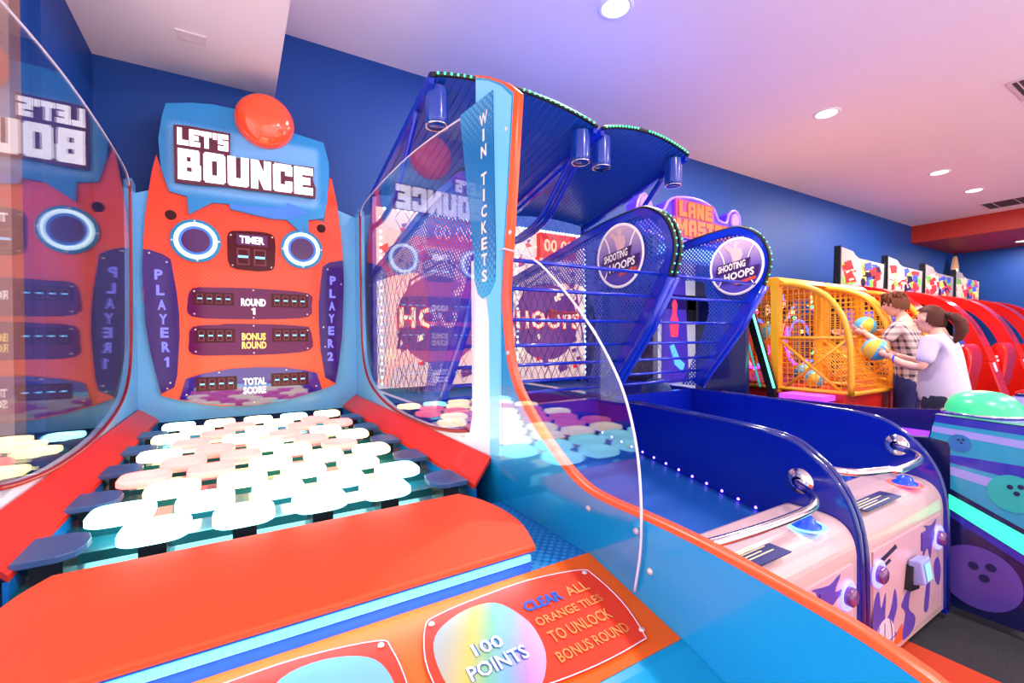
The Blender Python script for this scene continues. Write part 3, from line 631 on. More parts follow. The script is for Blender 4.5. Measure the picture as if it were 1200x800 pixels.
def hoops(x0, x1, label, board_word, near=False):
    xc = (x0+x1)/2; W = x1-x0
    t = root('basketball_arcade_game', label, 'arcade game', (xc, 2.2, 0), 'blue basketball hoops games')
    prof = [(3.62, 1.02), (2.6, 1.02)]+smooth([(2.0, 1.0), (1.536, .985), (1.225, .972), (1.054, .947), (.965, .896), (.883, .816), (.826, .711), (.797, .579), (.790, .40)], 3, False)
    poly = prof+[(.79, .03), (3.62, .03)]
    for xa in (x0, x1-.035):
        p = build(MB().prism(poly, 'X', xa, xa+.035), 'side_divider', M_hb if xa == x0 else M_hd, t)
        build(MB().tube([(xa+.0175, y, z+.0) for y, z in prof[2:]]+[(xa+.0175, .79, .05)], .012, 8), 'edge_moulding', mat('clear_blue_moulding', (16, 34, 120), .12, coat=.8), p)
    iL, iR = x0+.035, x1-.035
    build(MB().prism([(1.02, .40), (1.02, .58), (1.2, .60), (1.9, .71), (3.5, .97), (3.5, .5)], 'X', iL, iR), 'ramp', M_ramp, t)
    l = MB()
    for i in range(17):
        y = 1.2+i*.085; l.lathe([(.0065, 0), (.005, -.004), (0, -.005)], (iR, y, .612+(y-1.2)*.165), 'X', 8)
    build(l, 'violet_light_row', M_ledp, t, kind='stuff')
    # cream cabinet with a rounded top edge
    cab = [(1.07, .40), (1.07, .672)]+smooth([(1.05, .68), (.93, .682), (.87, .672), (.83, .645), (.807, .60), (.80, .55)], 3, False)+[(.80, .05), (1.07, .05)]
    cb = build(MB().prism(cab, 'X', iL+.001, iR-.001), 'front_cabinet', M_cream, t, bevel=.004)
    fp = build(MB().box(iL+.05, iR-.05, .794, .80, .09, .535), 'front_panel', mat('pink_cream_print', (204, 162, 174), .3, coat=.4, var=.03), t)
    F = lambda a, b: (iL+.05+a*(W-.17), .09+b*.445)
    M_pu = mat('purple_graffiti_print', (88, 60, 160), .35, var=.1); M_bk = mat('ink_print', (40, 26, 60), .35)
    rnd = random.Random(int(x0*10))
    for q in ([(0, .06), (.0, .5), (.06, .62), (.09, .44), (.15, .56), (.14, .3), (.22, .38), (.27, .54), (.3, .36), (.24, .2), (.3, .05)], [(.36, .0), (.42, .22), (.36, .34), (.5, .46), (.46, .26), (.56, .12), (.52, 0)],
              [(.66, .62), (.74, .9), (.7, .98), (.82, .94), (.9, .98), (.86, .86), (.95, .84), (.84, .76), (.8, .6), (.75, .74)], [(.70, .12), (.76, .44), (.8, .46), (.77, .1)], [(.9, .3), (.86, .5), (.93, .56), (.98, .4), (.95, .26)]):
        build(MB().prism(smooth([F(*p) for p in q], 3), 'Y', .792, .794), 'swirl_print', M_pu, fp)
    for q in ([(.02, .84), (.0, .88), (.28, .96), (.3, .92)], [(.02, .78), (.0, .8), (.2, .86), (.22, .83)]):
        build(MB().prism([F(*p) for p in q], 'Y', .792, .794), 'ink_stroke', M_bk, fp)
    bq = F(.13, .10); c = MB().disc((bq[0], .7915, bq[1]), .10, 'Y', .002, 32)
    bb = build(c, 'printed_ball', mat('pale_ball_print', (214, 190, 205), .4), fp)
    l2 = MB()
    for k in (-.055, 0, .055): l2.tube([(bq[0]+k*(1-.3*(s_/5)**2)*1.3, .7912, bq[1]+s_*.017) for s_ in range(-5, 6)], .0022, 5)
    l2.tube([(bq[0]-.098, .7912, bq[1]), (bq[0]+.098, .7912, bq[1])], .0022, 5)
    build(l2, 'ball_seams', M_pu, bb)
    build(MB().prism([F(.24, .0), F(.36, .0), F(.37, .16), F(.25, .06)], 'Y', .7905, .7915), 'orange_stroke', mat('orange_print', (240, 90, 40), .4), fp)
    for cx, cz, n in ((x0+.125, .44, 0), (x1-.135, .432, 1)):
        b = build(MB().lathe([(.034, .0), (.034, -.02), (.025, -.026), (0, -.028)], (cx, .79, cz), 'Y', 24), 'round_button', mat('dark_translucent_button', (112, 60, 120), .1, coat=.6), t)
        build(MB().lathe([(.034, .0), (.052, -.006), (.056, -.003), (.056, .004)], (cx, .79, cz), 'Y', 24), 'glowing_ring', glow('blue_white_button_glow', (110, 110, 255), 3.5), b)
    cr = build(MB().prism([(xc-.075, .30), (xc+.02, .285), (xc+.045, .38), (xc-.05, .40)], 'Y', .77, .794), 'card_reader_mount', M_black, t)
    rb = MB().prism([(.73, .335), (.79, .31), (.79, .42), (.745, .43)], 'X', xc-.045, xc+.055)
    r_ = build(rb, 'card_reader', mat('lavender_reader_plastic', (150, 160, 225), .3, coat=.3), t, bevel=.006)
    build(MB().add([(xc-.025, .7285, .345), (xc+.035, .7285, .345), (xc+.035, .7395, .415), (xc-.025, .7395, .415)], [(0, 1, 2, 3)]), 'reader_screen', glow('reader_screen_glow', (130, 190, 190), .5), r_)
    build(MB().box(x1-.345, x1-.29, .788, .794, .42, .50), 'coin_slot_plate', M_pu, t)
    # top of the cabinet: decal and start button
    dx0 = x0+(.53 if x0 < 1 else .14)
    dx0 = x0+.115 if x0 > 1 else 1.385
    dc = build(MB().box(dx0, dx0+.34 if x0 > 1 else dx0+.19, .825-(.02 if x0 < 1 else 0), .905-(.025 if x0 < 1 else 0), .6795, .6835), 'instruction_decal', mat('navy_decal', (38, 40, 104), .3), t)
    yb_ = mat('pale_yellow_print', (236, 214, 150), .4)
    tx0 = dx0+.012; tw = (.34 if x0 > 1 else .2)-.024
    for i in range(4): build(MB().box(tx0, tx0+tw*(.55 if i % 2 else .8), .842+i*.015, .847+i*.015, .6836, .684), 'printed_line', yb_, dc)
    sb = build(MB().lathe([(.052, .0), (.05, .01), (.034, .016), (.03, .03), (.02, .038), (0, .04)], (x1-.24, .885, .682), 'Z', 28), 'start_button', mat('blue_button_plastic', (16, 70, 190), .15, coat=.6, emit=(20, 80, 255), es=.5), t)
    build(MB().lathe([(.05, .001), (.066, .006), (.07, .001)], (x1-.24, .885, .682), 'Z', 28), 'glowing_ring', glow('aqua_button_glow', (90, 200, 255), 4) if x0 < 1 else glow('red_button_glow', (255, 60, 50), 4), sb)
    # chrome rail
    fx = iR; fy, fz = (1.009, .785) if x0 < 1 else (.985, .825)
    pts = smooth([(fx, fy, fz), (fx-.05, fy-.02, fz), (fx-.12, fy-.10, fz-.002), (fx-.25, fy-.17, fz-.005), (fx-.5, fy-.175, fz-.01), (iL+.3, fy-.15, fz-.01), (iL+.12, fy-.1, fz-.005), (iL+.05, fy-.02, fz), (iL, fy, fz)], 5, False)
    rl = build(MB().tube(pts, .0165, 12), 'chrome_rail', M_steel, t)
    for xx, sg_ in ((iR, -1), (iL, 1)):
        build(MB().lathe([(.055, 0), (.053, sg_*.006), (.03, sg_*.010), (.022, sg_*.02)], (xx, fy, fz), 'X', 28), 'flange', M_steel, rl)
    # upper side panels
    nose = smooth([(3.45, 2.06 if x0 < 1 else 2.08), (2.9, 2.10), (2.306, 2.125), (1.963, 2.15), (1.831, 2.135), (1.71, 2.045), (1.655, 1.89), (1.705, 1.72)], 4, False)
    nose = smooth([(3.45, 1.90), (2.9, 2.0), (2.306, 2.116), (1.963, 2.152), (1.831, 2.138), (1.71, 2.045), (1.655, 1.89), (1.70, 1.72)], 4, False)
    diag = [(1.867, 1.449), (2.114, 1.129), (2.18, 1.03)]
    inner = smooth([(2.40, 1.03), (2.31, 1.25), (2.29, 1.5), (2.36, 1.70), (2.6, 1.79), (3.45, 1.82)] if near else [(2.34, 1.03), (2.2, 1.3), (2.10, 1.57), (2.13, 1.72), (2.26, 1.83), (3.45, 1.86)], 3, False)
    for xa, nm in ((x0+.01, 0), (x1-.03, 1)):
        p = build(MB().prism(nose+diag+inner, 'X', xa, xa+.0005), 'perforated_side_panel', M_perf, t) if nm or near else t
        rim = nose+diag
        inset = []
        for i in range(len(rim)):
            a = Vector(rim[max(i-1, 0)]); b = Vector(rim[min(i+1, len(rim)-1)]); d = (b-a).normalized(); wd = .045 if i < len(nose)-2 else .06
            inset.append((rim[i][0]-d.y*wd*-1*-1, rim[i][1]+d.x*wd))
        fr = MB().strip(rim, inset, 'X', xa-.012, xa+.022)
        build(fr, 'panel_frame', M_hb, p)
        gd = MB().tube([(xa+.004, y-.02, z+.0) for y, z in [(1.70, 1.73)]+diag], .022, 8); build(gd, 'front_post', M_hb, p)
        # black light rim round the nose
        arc = nose[-22:]
        build(MB().tube([(xa+.005, y-.004, z+.004) for y, z in arc], .014, 6), 'light_rim', M_black, p)
        le = MB()
        for i in range(0, len(arc)-1, 1):
            y, z = arc[i]; le.lathe([(.0045, -.003), (.0045, .003)], (xa+.005, y-.018, z+.006), 'Z', 6).lathe([(0, -.003), (.0045, -.003)], (xa+.005, y-.018, z+.006), 'Z', 6).lathe([(0, .003), (.0045, .003)], (xa+.005, y-.018, z+.006), 'Z', 6)
        build(le, 'green_lights', M_ledg, p, kind='stuff')
        if nm: logo(p, xa-.016, 2.05 if x0 < 1 else 1.875, 1.902 if x0 < 1 else 1.883, .195)
    # front guard bars
    for a, (y, z) in enumerate(((1.72, 1.75), (1.78, 1.63), (1.90, 1.49), (2.0, 1.36), (2.09, 1.25), (2.16, 1.15), (2.20, 1.08))):
        build(MB().tube([(x0+.02, y+.02, z), (x1-.02, y+.02, z)], .0095, 8), 'guard_bar', M_hb, t)
    # roof
    nx_ = 10; rf = MB(); up = []; 
    def rz(u_, y): 
        e = 2.78-(y-2.28)*.235; return e+.075*math.sin(math.pi*min(max(u_, 0), 1))**.8*(1-(y-2.28)/1.4*.6)
    ys = [2.28, 2.7, 3.1, 3.5]
    vs = [(x0+.02+(W-.04)*i/nx_, y, rz(i/nx_, y)) for y in ys for i in range(nx_+1)]
    k = nx_+1; fs = [(j*k+i, j*k+i+1, (j+1)*k+i+1, (j+1)*k+i) for j in range(3) for i in range(nx_)]
    vs2 = [(a, b, c+.02) for a, b, c in vs]; n0 = len(vs)
    rf.smooth = True; rf.add(vs, fs); rf.add(vs2, [tuple(reversed(f)) for f in fs]); rf.smooth = False
    rf.add([vs[i] for i in range(k)]+[vs2[i] for i in range(k)], [(i, i+1, k+i+1, k+i) for i in range(nx_)])
    ro = build(rf, 'canopy', M_perf_roof, t)
    ribs = MB()
    for i in range(1, 22):
        u_ = i/22; ribs.tube([(x0+.02+(W-.04)*u_, y, rz(u_, y)-.003) for y in ys], .0022, 4)
    build(ribs, 'canopy_ribs', mat('canopy_rib_blue', (14, 62, 190), .3), ro, kind='stuff')
    build(MB().tube([(x0+.02+(W-.04)*i/20, 2.275, rz(i/20, 2.28)+.012) for i in range(21)], .014, 6), 'light_rim', M_black, ro)
    le = MB()
    for i in range(1, 30):
        if i in (12, 13, 14): continue
        u_ = i/30; le.disc((x0+.02+(W-.04)*u_, 2.256, rz(u_, 2.28)+.012), .006, 'Y', .006, 8)
    build(le, 'green_lights', M_ledg, ro, kind='stuff')
    for u_, xx in ((.0, x0+.09), (1, x1-.09)):
        build(MB().lathe([(0, -.15), (.058, -.15), (.064, -.12), (.064, .05)], (xx, 2.36, 2.72), 'Z', 20), 'spot_lamp', mat('blue_lamp_can', (10, 60, 170), .2, coat=.5), ro)
        build(MB().lathe([(.054, -.151), (.064, -.154), (.064, -.148)], (xx, 2.36, 2.72), 'Z', 20), 'lamp_rim', M_steel, ro)
    for xa in (x0+.015, x1-.045):
        build(MB().prism([(2.28, 2.80), (2.28, 2.75), (3.5, 2.46), (3.5, 2.51)], 'X', xa, xa+.03), 'roof_arm', M_hb, t)
        build(MB().tube(smooth([(xa+.015, 2.5, 2.70), (xa+.015, 2.72, 2.50), (xa+.015, 2.95, 2.32), (xa+.015, 3.3, 2.24), (xa+.015, 3.5, 2.26)], 4, False), .02, 8), 'curved_brace', M_hb, t)
        build(MB().box(xa, xa+.03, 3.46, 3.52, .9, 2.5), 'rear_post', M_hb, t)
    # backboard, lights and net
    bk = build(MB().box(x0+.04, x1-.04, 3.46, 3.5, 1.02, 2.40), 'backboard', M_artw, t)
    rr = random.Random(5)
    build(MB().disc((xc-.05, 3.455, 1.55), .36, 'Y', .004, 40), 'printed_ball', M_artp, bk)
    for i in range(46):
        x = rr.uniform(x0+.08, x1-.12); z = rr.choice((rr.uniform(1.06, 1.4), rr.uniform(1.7, 2.3))); a = rr.uniform(.015, .05)
        q = [(x, z), (x+a*rr.uniform(1, 2), z+a*.5), (x+a*rr.uniform(.5, 1.5), z+a*rr.uniform(1, 2.4)), (x-a*.4, z+a)]
        build(MB().prism(q, 'Y', 3.4545-.00003*i, 3.4595), 'crowd_print', (M_artp, M_artr, M_artc, M_artp)[i % 4], bk)
    build(MB().tube([(xc-.40, 3.463, 1.32), (xc-.3, 3.463, 1.85), (xc, 3.463, 2.05), (xc+.3, 3.463, 1.85), (xc+.4, 3.463, 1.32)], .012, 6), 'arch_print', M_artp, bk)
    build(put_text(MB(), board_word, (xc-.40, 3.45, 1.475), (1, 0, 0), (0, 0, 1), .74, .18, .075, .001, 1.15), 'lettering', M_artr, bk)
    build(put_text(MB(), board_word, (xc-.39, 3.4455, 1.485), (1, 0, 0), (0, 0, 1), .72, .16, .03, .001, 1.15), 'lettering', M_artc, bk)
    sc_ = build(MB().box(xc-.16, xc+.26, 3.40, 3.46, 2.14, 2.36), 'score_box', mat('red_score_box', (190, 14, 20), .3, emit=(255, 30, 30), es=.4), t)
    build(put_text(MB(), '00 00', (xc-.12, 3.40, 2.19), (1, 0, 0), (0, 0, 1), .34, .12, .03), 'lettering', glow('score_digits', (255, 150, 120), 1.5), sc_)
    le = MB()
    for i in range(26): le.disc((x1-.07, 3.43, 1.06+i*.05), .011, 'Y', .006, 8).disc((x0+.07, 3.43, 1.06+i*.05), .011, 'Y', .006, 8)
    for i in range(20): le.disc((x0+.1+(W-.2)*i/19, 3.43, 2.385), .010, 'Y', .006, 8)
    build(le, 'aqua_lights', M_ledw, t, kind='stuff')
    rim_ = MB().tube([(xc+.13*math.cos(a*math.pi/12), 3.28+.13*math.sin(a*math.pi/12), 1.62) for a in range(24)], .008, 6, True).box(xc-.04, xc+.04, 3.41, 3.46, 1.58, 1.66)
    build(rim_, 'hoop_rim', mat('orange_hoop_steel', (240, 70, 20), .3), t)
    nt_ = MB()
    for k in range(-9, 22, 1):   # diamond mesh hung in front of the board
        for sgn in (1, -1):
            z0 = 1.08; z1 = 2.36; xa = x0+.05+k*.10; run = (z1-z0)*.62
            pa = Vector((xa, 3.0, z0)); pb = Vector((xa+sgn*run, 3.0, z1))
            if sgn < 0: pa.x += run; pb.x += run
            # clip to the bay
            lo_, hi_ = x0+.05, x1-.05
            d = pb-pa; ta, tb = 0.0, 1.0
            if abs(d.x) > 1e-6:
                t1, t2 = (lo_-pa.x)/d.x, (hi_-pa.x)/d.x; ta, tb = max(0, min(t1, t2)), min(1, max(t1, t2))
            if tb-ta > .03: nt_.tube([pa+d*ta, pa+d*tb], .0020, 4)
    build(nt_, 'front_net', M_net, t, kind='stuff')
    for xa in (x0+.03, x1-.03):
        n2 = MB()
        for k in range(-8, 14):
            for sgn in (1, -1):
                pa = Vector((xa, 2.4+k*.09, 1.06)); d = Vector((0, sgn*.5, .8))
                if sgn < 0: pa.y += .5
                t1, t2 = (2.4-pa.y)/d.y, (3.44-pa.y)/d.y; ta, tb = max(0, min(t1, t2)), min(1, max(t1, t2))
                if tb-ta > .04: n2.tube([pa+d*ta, pa+d*tb], .0018, 4)
        build(n2, 'side_net', M_net, t, kind='stuff')
    build(MB().box(iL, iR, 2.25, 2.30, .78, 1.0), 'ball_stop', M_hd, t)
    return t
H1 = hoops(.87, 2.075, 'nearer blue basketball hoops game, half hidden behind the bounce game', 'HOOPS', True)
H2 = hoops(2.08, 3.0, 'farther blue basketball hoops game beside the bowling cabinet, its cream front in full view', 'HOOPS')
def ball(name, c, r, ma, mb_, label, group=None, rot=0):
    t = root(name, label, 'ball', c, group)
    n, m = 24, 14; vs = []; fs = []; b = MB(); b.smooth = True
    for j in range(m+1):
        th = math.pi*j/m
        for i in range(n):
            ph = 2*math.pi*i/n; vs.append((c[0]+r*math.sin(th)*math.cos(ph+rot), c[1]+r*math.sin(th)*math.sin(ph+rot)*math.cos(.5)-r*math.cos(th)*math.sin(.5), c[2]+r*math.cos(th)*math.cos(.5)+r*math.sin(th)*math.sin(ph+rot)*math.sin(.5)))
    for j in range(m):
        for i in range(n): fs.append((j*n+i, j*n+(i+1) % n, (j+1)*n+(i+1) % n, (j+1)*n+i))
    b.add(vs, fs); b.mi = [((k % n)//4) % 2 for k in range(len(b.f))]
    build(b, 'shell', [ma, mb_], t)
    return t
M_bd = mat('dark_blue_rubber', (14, 60, 130), .5, bump=.2, scale=200); M_bd2 = mat('dark_blue_rubber_b', (12, 52, 118), .5, bump=.2, scale=200)
ball('basketball', (2.78, 2.42, .97), .115, M_bd, M_bd2, 'dark blue basketball at the top of the ramp in the second hoops game')
# ================================================================ bowling lane game
LX0, LX1 = 3.06, 4.62
L_ = root('bowling_arcade_game', 'bowling alley arcade game with violet neon header and ball-printed blue cabinet at the right edge', 'arcade game', (3.84, 2.2, 0))
M_lv = mat('violet_blue_lane_print', (44, 44, 170), .25, var=.05, coat=.5)
M_lt = mat('teal_stripe_print', (40, 150, 190), .25, coat=.4); M_ltp = mat('lilac_stripe_print', (150, 150, 225), .25, coat=.4)
M_dkb = mat('midnight_blue_laminate', (16, 22, 78), .25, var=.05, coat=.5)
M_grn = glow('green_lane_glow', (50, 240, 170), 1.3)
sp = [(.30, .04), (.30, .975), (.86, .995), (.885, .87), (1.6, .80), (3.55, .78), (3.55, .04)]
for xa in (LX0, LX1-.05):
    p = build(MB().prism(sp, 'X', xa, xa+.05), 'side_cabinet', M_dkb, L_)
    if xa == LX0:
        f = xa-.001
        def pr(poly, m, nm, d=.0015, par=p): return build(MB().prism(poly, 'X', f-d, f), nm, m, par)
        pr([(.31, .97), (.855, .99), (.878, .872), (.80, .86), (.80, .63), (.31, .40)], M_lt, 'teal_print')
        pr([(.31, .97), (.855, .99), (.862, .955), (.31, .93)], M_lv, 'stripe_print', .002)
        pr([(.31, .90), (.868, .935), (.872, .905), (.31, .86)], M_ltp, 'stripe_print', .002)
        pr([(.31, .80), (.80, .80), (.80, .76), (.31, .70)], M_lv, 'stripe_print', .002)
        pr([(.31, .67), (.80, .74), (.80, .70), (.31, .61)], M_ltp, 'stripe_print', .002)
        pr([(.31, .38), (.805, .60), (.805, .53), (.31, .27)], M_grn, 'glowing_band', .004)
        pr([(.31, .28), (.805, .525), (.805, .49), (.31, .22)], M_lv, 'stripe_print', .002)
        def pball(yc, zc, r, m, hole, nm='printed_bowling_ball', ry=None):
            o = build(MB().disc((f-.004, yc, zc), r, 'X', .003, 32), nm, m, p)
            for a, b in ((-.1, .35), (.3, .45), (.15, .05)):
                build(MB().disc((f-.0055, yc-a*r*1.0, zc+b*r), r*.13, 'X', .0012, 14), 'finger_hole', hole, o)
        pball(.765, .865, .043, mat('blue_ball_print', (40, 110, 180), .3), mat('navy_print', (14, 24, 84), .4))
        pball(.585, .665, .085, mat('teal_ball_print', (40, 170, 170), .3), mat('navy_print', (14, 24, 84), .4))
        pball(.70, .225, .15, mat('violet_ball_print', (86, 66, 160), .25, coat=.3), mat('navy_print', (14, 24, 84), .4))
build(MB().box(LX0+.05, LX1-.05, .32, .88, .80, .98), 'console', M_lv, L_, bevel=.01)
build(MB().box(LX0+.05, LX1-.05, .88, 3.5, .45, .62), 'lane', mat('lit_lane_surface', (70, 60, 190), .15, coat=.8, emit=(90, 60, 255), es=.35), L_)
for xa in (LX0+.05, LX1-.09): build(MB().box(xa, xa+.04, .9, 3.5, .62, .66), 'neon_rail', glow('violet_neon_rail', (150, 60, 255), 1.2), L_)
dm = build(MB().lathe([(.150, 0), (.148, .03), (.135, .065), (.11, .093), (.07, .112), (.03, .119), (0, .12)], (3.36, .75, .985), 'Z', 32), 'green_dome', glow('mint_dome_glow', (60, 235, 150), .32, (60, 200, 130)), L_)
build(MB().lathe([(.15, .0), (.165, .0), (.165, .012), (.15, .012)], (3.36, .75, .982), 'Z', 32), 'dome_collar', M_steel, dm)
# rear housing and header
build(MB().box(LX0+.06, LX0+.12, 2.75, 3.5, .8, 2.3), 'header_post', M_dkb, L_); build(MB().box(LX1-.12, LX1-.06, 2.75, 3.5, .8, 2.3), 'header_post', M_dkb, L_)
build(MB().box(LX0+.12, LX1-.12, 3.35, 3.45, .8, 2.25), 'screen', glow('backlit_bowling_poster', (180, 180, 190), .5), L_)
build(MB().prism([(3.92, .9), (4.32, .9), (4.26, 2.1), (3.94, 2.1)], 'Y', 3.3, 3.345), 'purple_poster_print', glow('purple_poster', (60, 40, 150), .7), L_)
build(MB().prism([(4.02, 1.40), (4.12, 1.40), (4.14, 1.55), (4.10, 1.66), (4.12, 1.75), (4.08, 1.82), (4.04, 1.75), (4.05, 1.66), (4.0, 1.55)], 'Y', 3.29, 3.3), 'red_pin_print', glow('red_pin_glow', (255, 50, 80), 1.2), L_)
build(MB().prism([(4.0, 1.30), (4.06, 1.32), (4.16, 1.15), (4.24, 1.1), (4.2, 1.02), (4.08, 1.1)], 'Y', 3.29, 3.3), 'blue_swoosh_print', glow('blue_swoosh_glow', (80, 160, 255), 1.2), L_)
build(MB().box(4.3, 4.45, 3.3, 3.345, 1.55, 1.85).box(3.4, 4.45, 3.3, 3.345, 1.70, 1.86), 'dark_frame', M_black, L_)
hd = [(3.10, 2.44), (3.10, 2.62), (3.18, 2.70), (3.26, 2.62), (3.30, 2.56), (3.42, 2.56), (3.50, 2.68), (3.62, 2.735), (3.85, 2.76), (4.05, 2.745), (4.20, 2.69), (4.26, 2.60), (4.40, 2.585), (4.44, 2.68), (4.54, 2.735), (4.63, 2.68), (4.64, 2.56), (4.70, 2.50), (4.66, 2.40), (4.40, 2.33), (3.40, 2.33)]
hh = build(MB().prism(hd, 'Y', 2.90, 3.04), 'header_sign', mat('violet_header', (72, 44, 190), .3, emit=(80, 40, 255), es=.4), L_)
build(MB().tube([(x, 2.895, z) for x, z in smooth(hd, 2)], .013, 6, True), 'neon_outline', glow('white_violet_neon', (120, 84, 255), 2.2, (120, 90, 220)), hh)
wd = build(MB().prism([(3.58, 2.545), (3.58, 2.72), (4.16, 2.72), (4.16, 2.55), (4.46, 2.54), (4.46, 2.35), (3.54, 2.35), (3.54, 2.545)], 'Y', 2.872, 2.895), 'lettering_plate', glow('plum_sign_plate', (150, 40, 110), .35), hh)
for s_, o_, w_, h_ in (('LANE', (3.62, 2.87, 2.555), .50, .145), ('MASTER', (3.58, 2.87, 2.375), .84, .155)):
    build(put_block(MB(), s_, (o_[0]-.008, 2.872, o_[2]-.008), (1, 0, 0), (0, 0, 1), w_+.016, h_+.016, .1, .002), 'lettering', glow('plum_lettering_shadow', (150, 20, 60), .3), wd)
    build(put_block(MB(), s_, o_, (1, 0, 0), (0, 0, 1), w_, h_, .14, .006), 'lettering', glow('orange_lit_lettering', (255, 120, 44), .5, (205, 80, 24)), wd)
build(MB().box(3.40, 4.5, 2.86, 3.0, 2.14, 2.26), 'lower_sign', glow('aqua_lower_sign', (120, 170, 230), .9), L_)
for cx, cz in ((3.18, 2.6), (4.54, 2.62)): build(MB().disc((cx, 2.88, cz), .06, 'Y', .02, 24, .08), 'pin_light', glow('white_violet_neon', (120, 84, 255), 2.2, (120, 90, 220)), hh)
# ================================================================ yellow cage basketball games
M_yel = mat('yellow_cage_steel', (255, 172, 36), .35, var=.02, coat=.2)
M_orb = mat('orange_game_board', (205, 50, 22), .4, emit=(255, 70, 20), es=.12, var=.4, scale=9)
def cage(x0, x1, label):
    xc = (x0+x1)/2; t = root('cage_basketball_game', label, 'arcade game', (xc, 2.8, 0), 'yellow cage basketball games')
    prof = [(3.55, 1.96), (2.75, 1.96)]+smooth([(2.62, 1.955), (2.42, 1.91), (2.22, 1.80), (2.08, 1.60), (2.02, 1.38), (2.0, 1.15), (2.0, .84)], 3, False)
    for xa in (x0+.03, x1-.03):
        fr = build(MB().tube([(xa, y, z) for y, z in prof], .028, 8), 'arch_frame', M_yel, t)
        o = MB().box(xa-.035, xa+.035, 2.66, 2.74, .80, 1.99).tube([(xa, 2.0, .85), (xa, 3.5, .85)], .022, 6).tube([(xa, 2.03, 1.38), (xa, 2.68, 1.38)], .018, 6).tube([(xa, 2.04, 1.36), (xa, 2.6, .86)], .016, 6).tube([(xa, 2.66, 1.36), (xa, 2.1, .87)], .016, 6)
        build(o, 'brace', M_yel, fr)
        wm = MB(); top = lambda y: min([z for yy, z in prof if abs(yy-y) < .08] or [1.99]) if y < 2.62 else 1.99
        y = 2.03
        while y < 3.5:
            zt = 1.97
            for i in range(len(prof)-1):
                a, b = prof[i], prof[i+1]
                if min(a[0], b[0]) <= y <= max(a[0], b[0]) and a[0] != b[0]: zt = a[1]+(b[1]-a[1])*(y-a[0])/(b[0]-a[0])
            wm.box(xa-.0025, xa+.0025, y-.0028, y+.0028, .86, zt); y += .055
        z = .90
        while z < 1.97:
            y0 = 2.01
            for i in range(len(prof)-1):
                a, b = prof[i], prof[i+1]
                if b[1] <= z <= a[1] and a[1] != b[1]: y0 = a[0]+(b[0]-a[0])*(z-a[1])/(b[1]-a[1])
            wm.box(xa-.0025, xa+.0025, y0, 3.52, z-.0028, z+.0028); z += .055
        build(wm, 'wire_mesh', M_yel, fr, kind='stuff')
    build(MB().prism([(3.55, 1.97), (2.6, 1.97), (2.66, 2.03), (3.0, 2.05), (3.55, 2.05)], 'X', x0, x1), 'roof_box', M_yel, t, bevel=.01)
    g = MB()
    for xb in [x0+.08+i*.06 for i in range(int((x1-x0-.1)/.06))]: g.box(xb-.003, xb+.003, 2.0, 2.62, 0, .0001) if False else None
    build(MB().tube([(x0+.03, 2.0, .84), (x1-.03, 2.0, .84)], .022, 8), 'front_bar', M_yel, t)
    # slanted mesh apron across the front
    ap = MB()
    n = int((x1-x0-.06)/.055)
    for i in range(n+1): xq = x0+.03+i*(x1-x0-.06)/n; ap.tube([(xq, 2.0, .84), (xq, 2.35, 1.28)], .004, 4)
    for i in range(9): ap.tube([(x0+.03, 2.0+.35*i/8, .84+.44*i/8), (x1-.03, 2.0+.35*i/8, .84+.44*i/8)], .004, 4)
    build(ap, 'front_mesh', M_yel, t, kind='stuff')
    bk = build(MB().box(x0+.04, x1-.04, 3.5, 3.58, .3, 2.0), 'backboard', M_orb, t)
    build(MB().box(x0+.06, x1-.06, 3.48, 3.5, 1.55, 1.9), 'dark_sign', mat('dark_sign_print', (30, 14, 34), .3), bk)
    s = 1 if x0 < 5.5 else -1
    build(put_text(MB(), 'Basket', (xc-.3, 3.478, 1.68), (1, 0, .25), (0, 0, 1), .55, .14, .02), 'lettering', M_artc, bk)
    build(MB().tube(smooth([(xc+.3, 3.40, 1.85), (xc+.02, 3.38, 1.62), (xc-.12, 3.36, 1.4), (xc+.05, 3.35, 1.15), (xc+.25, 3.35, .95)], 5, False), .014, 6), 'neon_curve', glow('pink_white_neon', (255, 120, 130), 2.2), t)
    for a0, rr_, nm, c in ((.3, .26, 'blue', (60, 90, 255)), (2.6, .34, 'violet', (150, 60, 255))):
        build(MB().tube([(xc+rr_*math.cos(a0+k*.25), 3.2, 1.35+rr_*math.sin(a0+k*.25)) for k in range(12)], .016, 6), 'neon_arc', glow(nm+'_neon_arc', c, 3.0), t)
    r2 = random.Random(int(x0)); cols = [glow('neon_blue_dot', (60, 120, 255), 2.5), glow('neon_green_dot', (80, 255, 150), 2.2), glow('neon_pink_dot', (255, 60, 160), 2.2), glow('warm_dot', (255, 200, 130), 2.2)]
    for i in range(14):
        x = r2.uniform(x0+.12, x1-.12); z = r2.uniform(.95, 1.9); y = r2.uniform(3.1, 3.45)
        b = MB()
        if i % 3: b.lathe([(0, -.03), (.02, -.02), (.028, 0), (.02, .02), (0, .03)], (x, y, z), 'Y', 10)
        else: b.tube([(x, y, z), (x+.1, y, z+.06), (x+.08, y, z+.15)], .013, 6)
        build(b, 'game_light', cols[i % 4], t)
    build(MB().prism([(2.22, .30), (2.22, .78), (2.3, .78), (3.5, 1.0), (3.5, .3)], 'X', x0+.06, x1-.06), 'ball_ramp', mat('red_ball_ramp', (190, 30, 30), .4), t)
    build(MB().box(x0, x1, 2.04, 2.2, .05, .84), 'front_box', mat('red_front_box', (214, 40, 30), .35, coat=.3), t, bevel=.01)
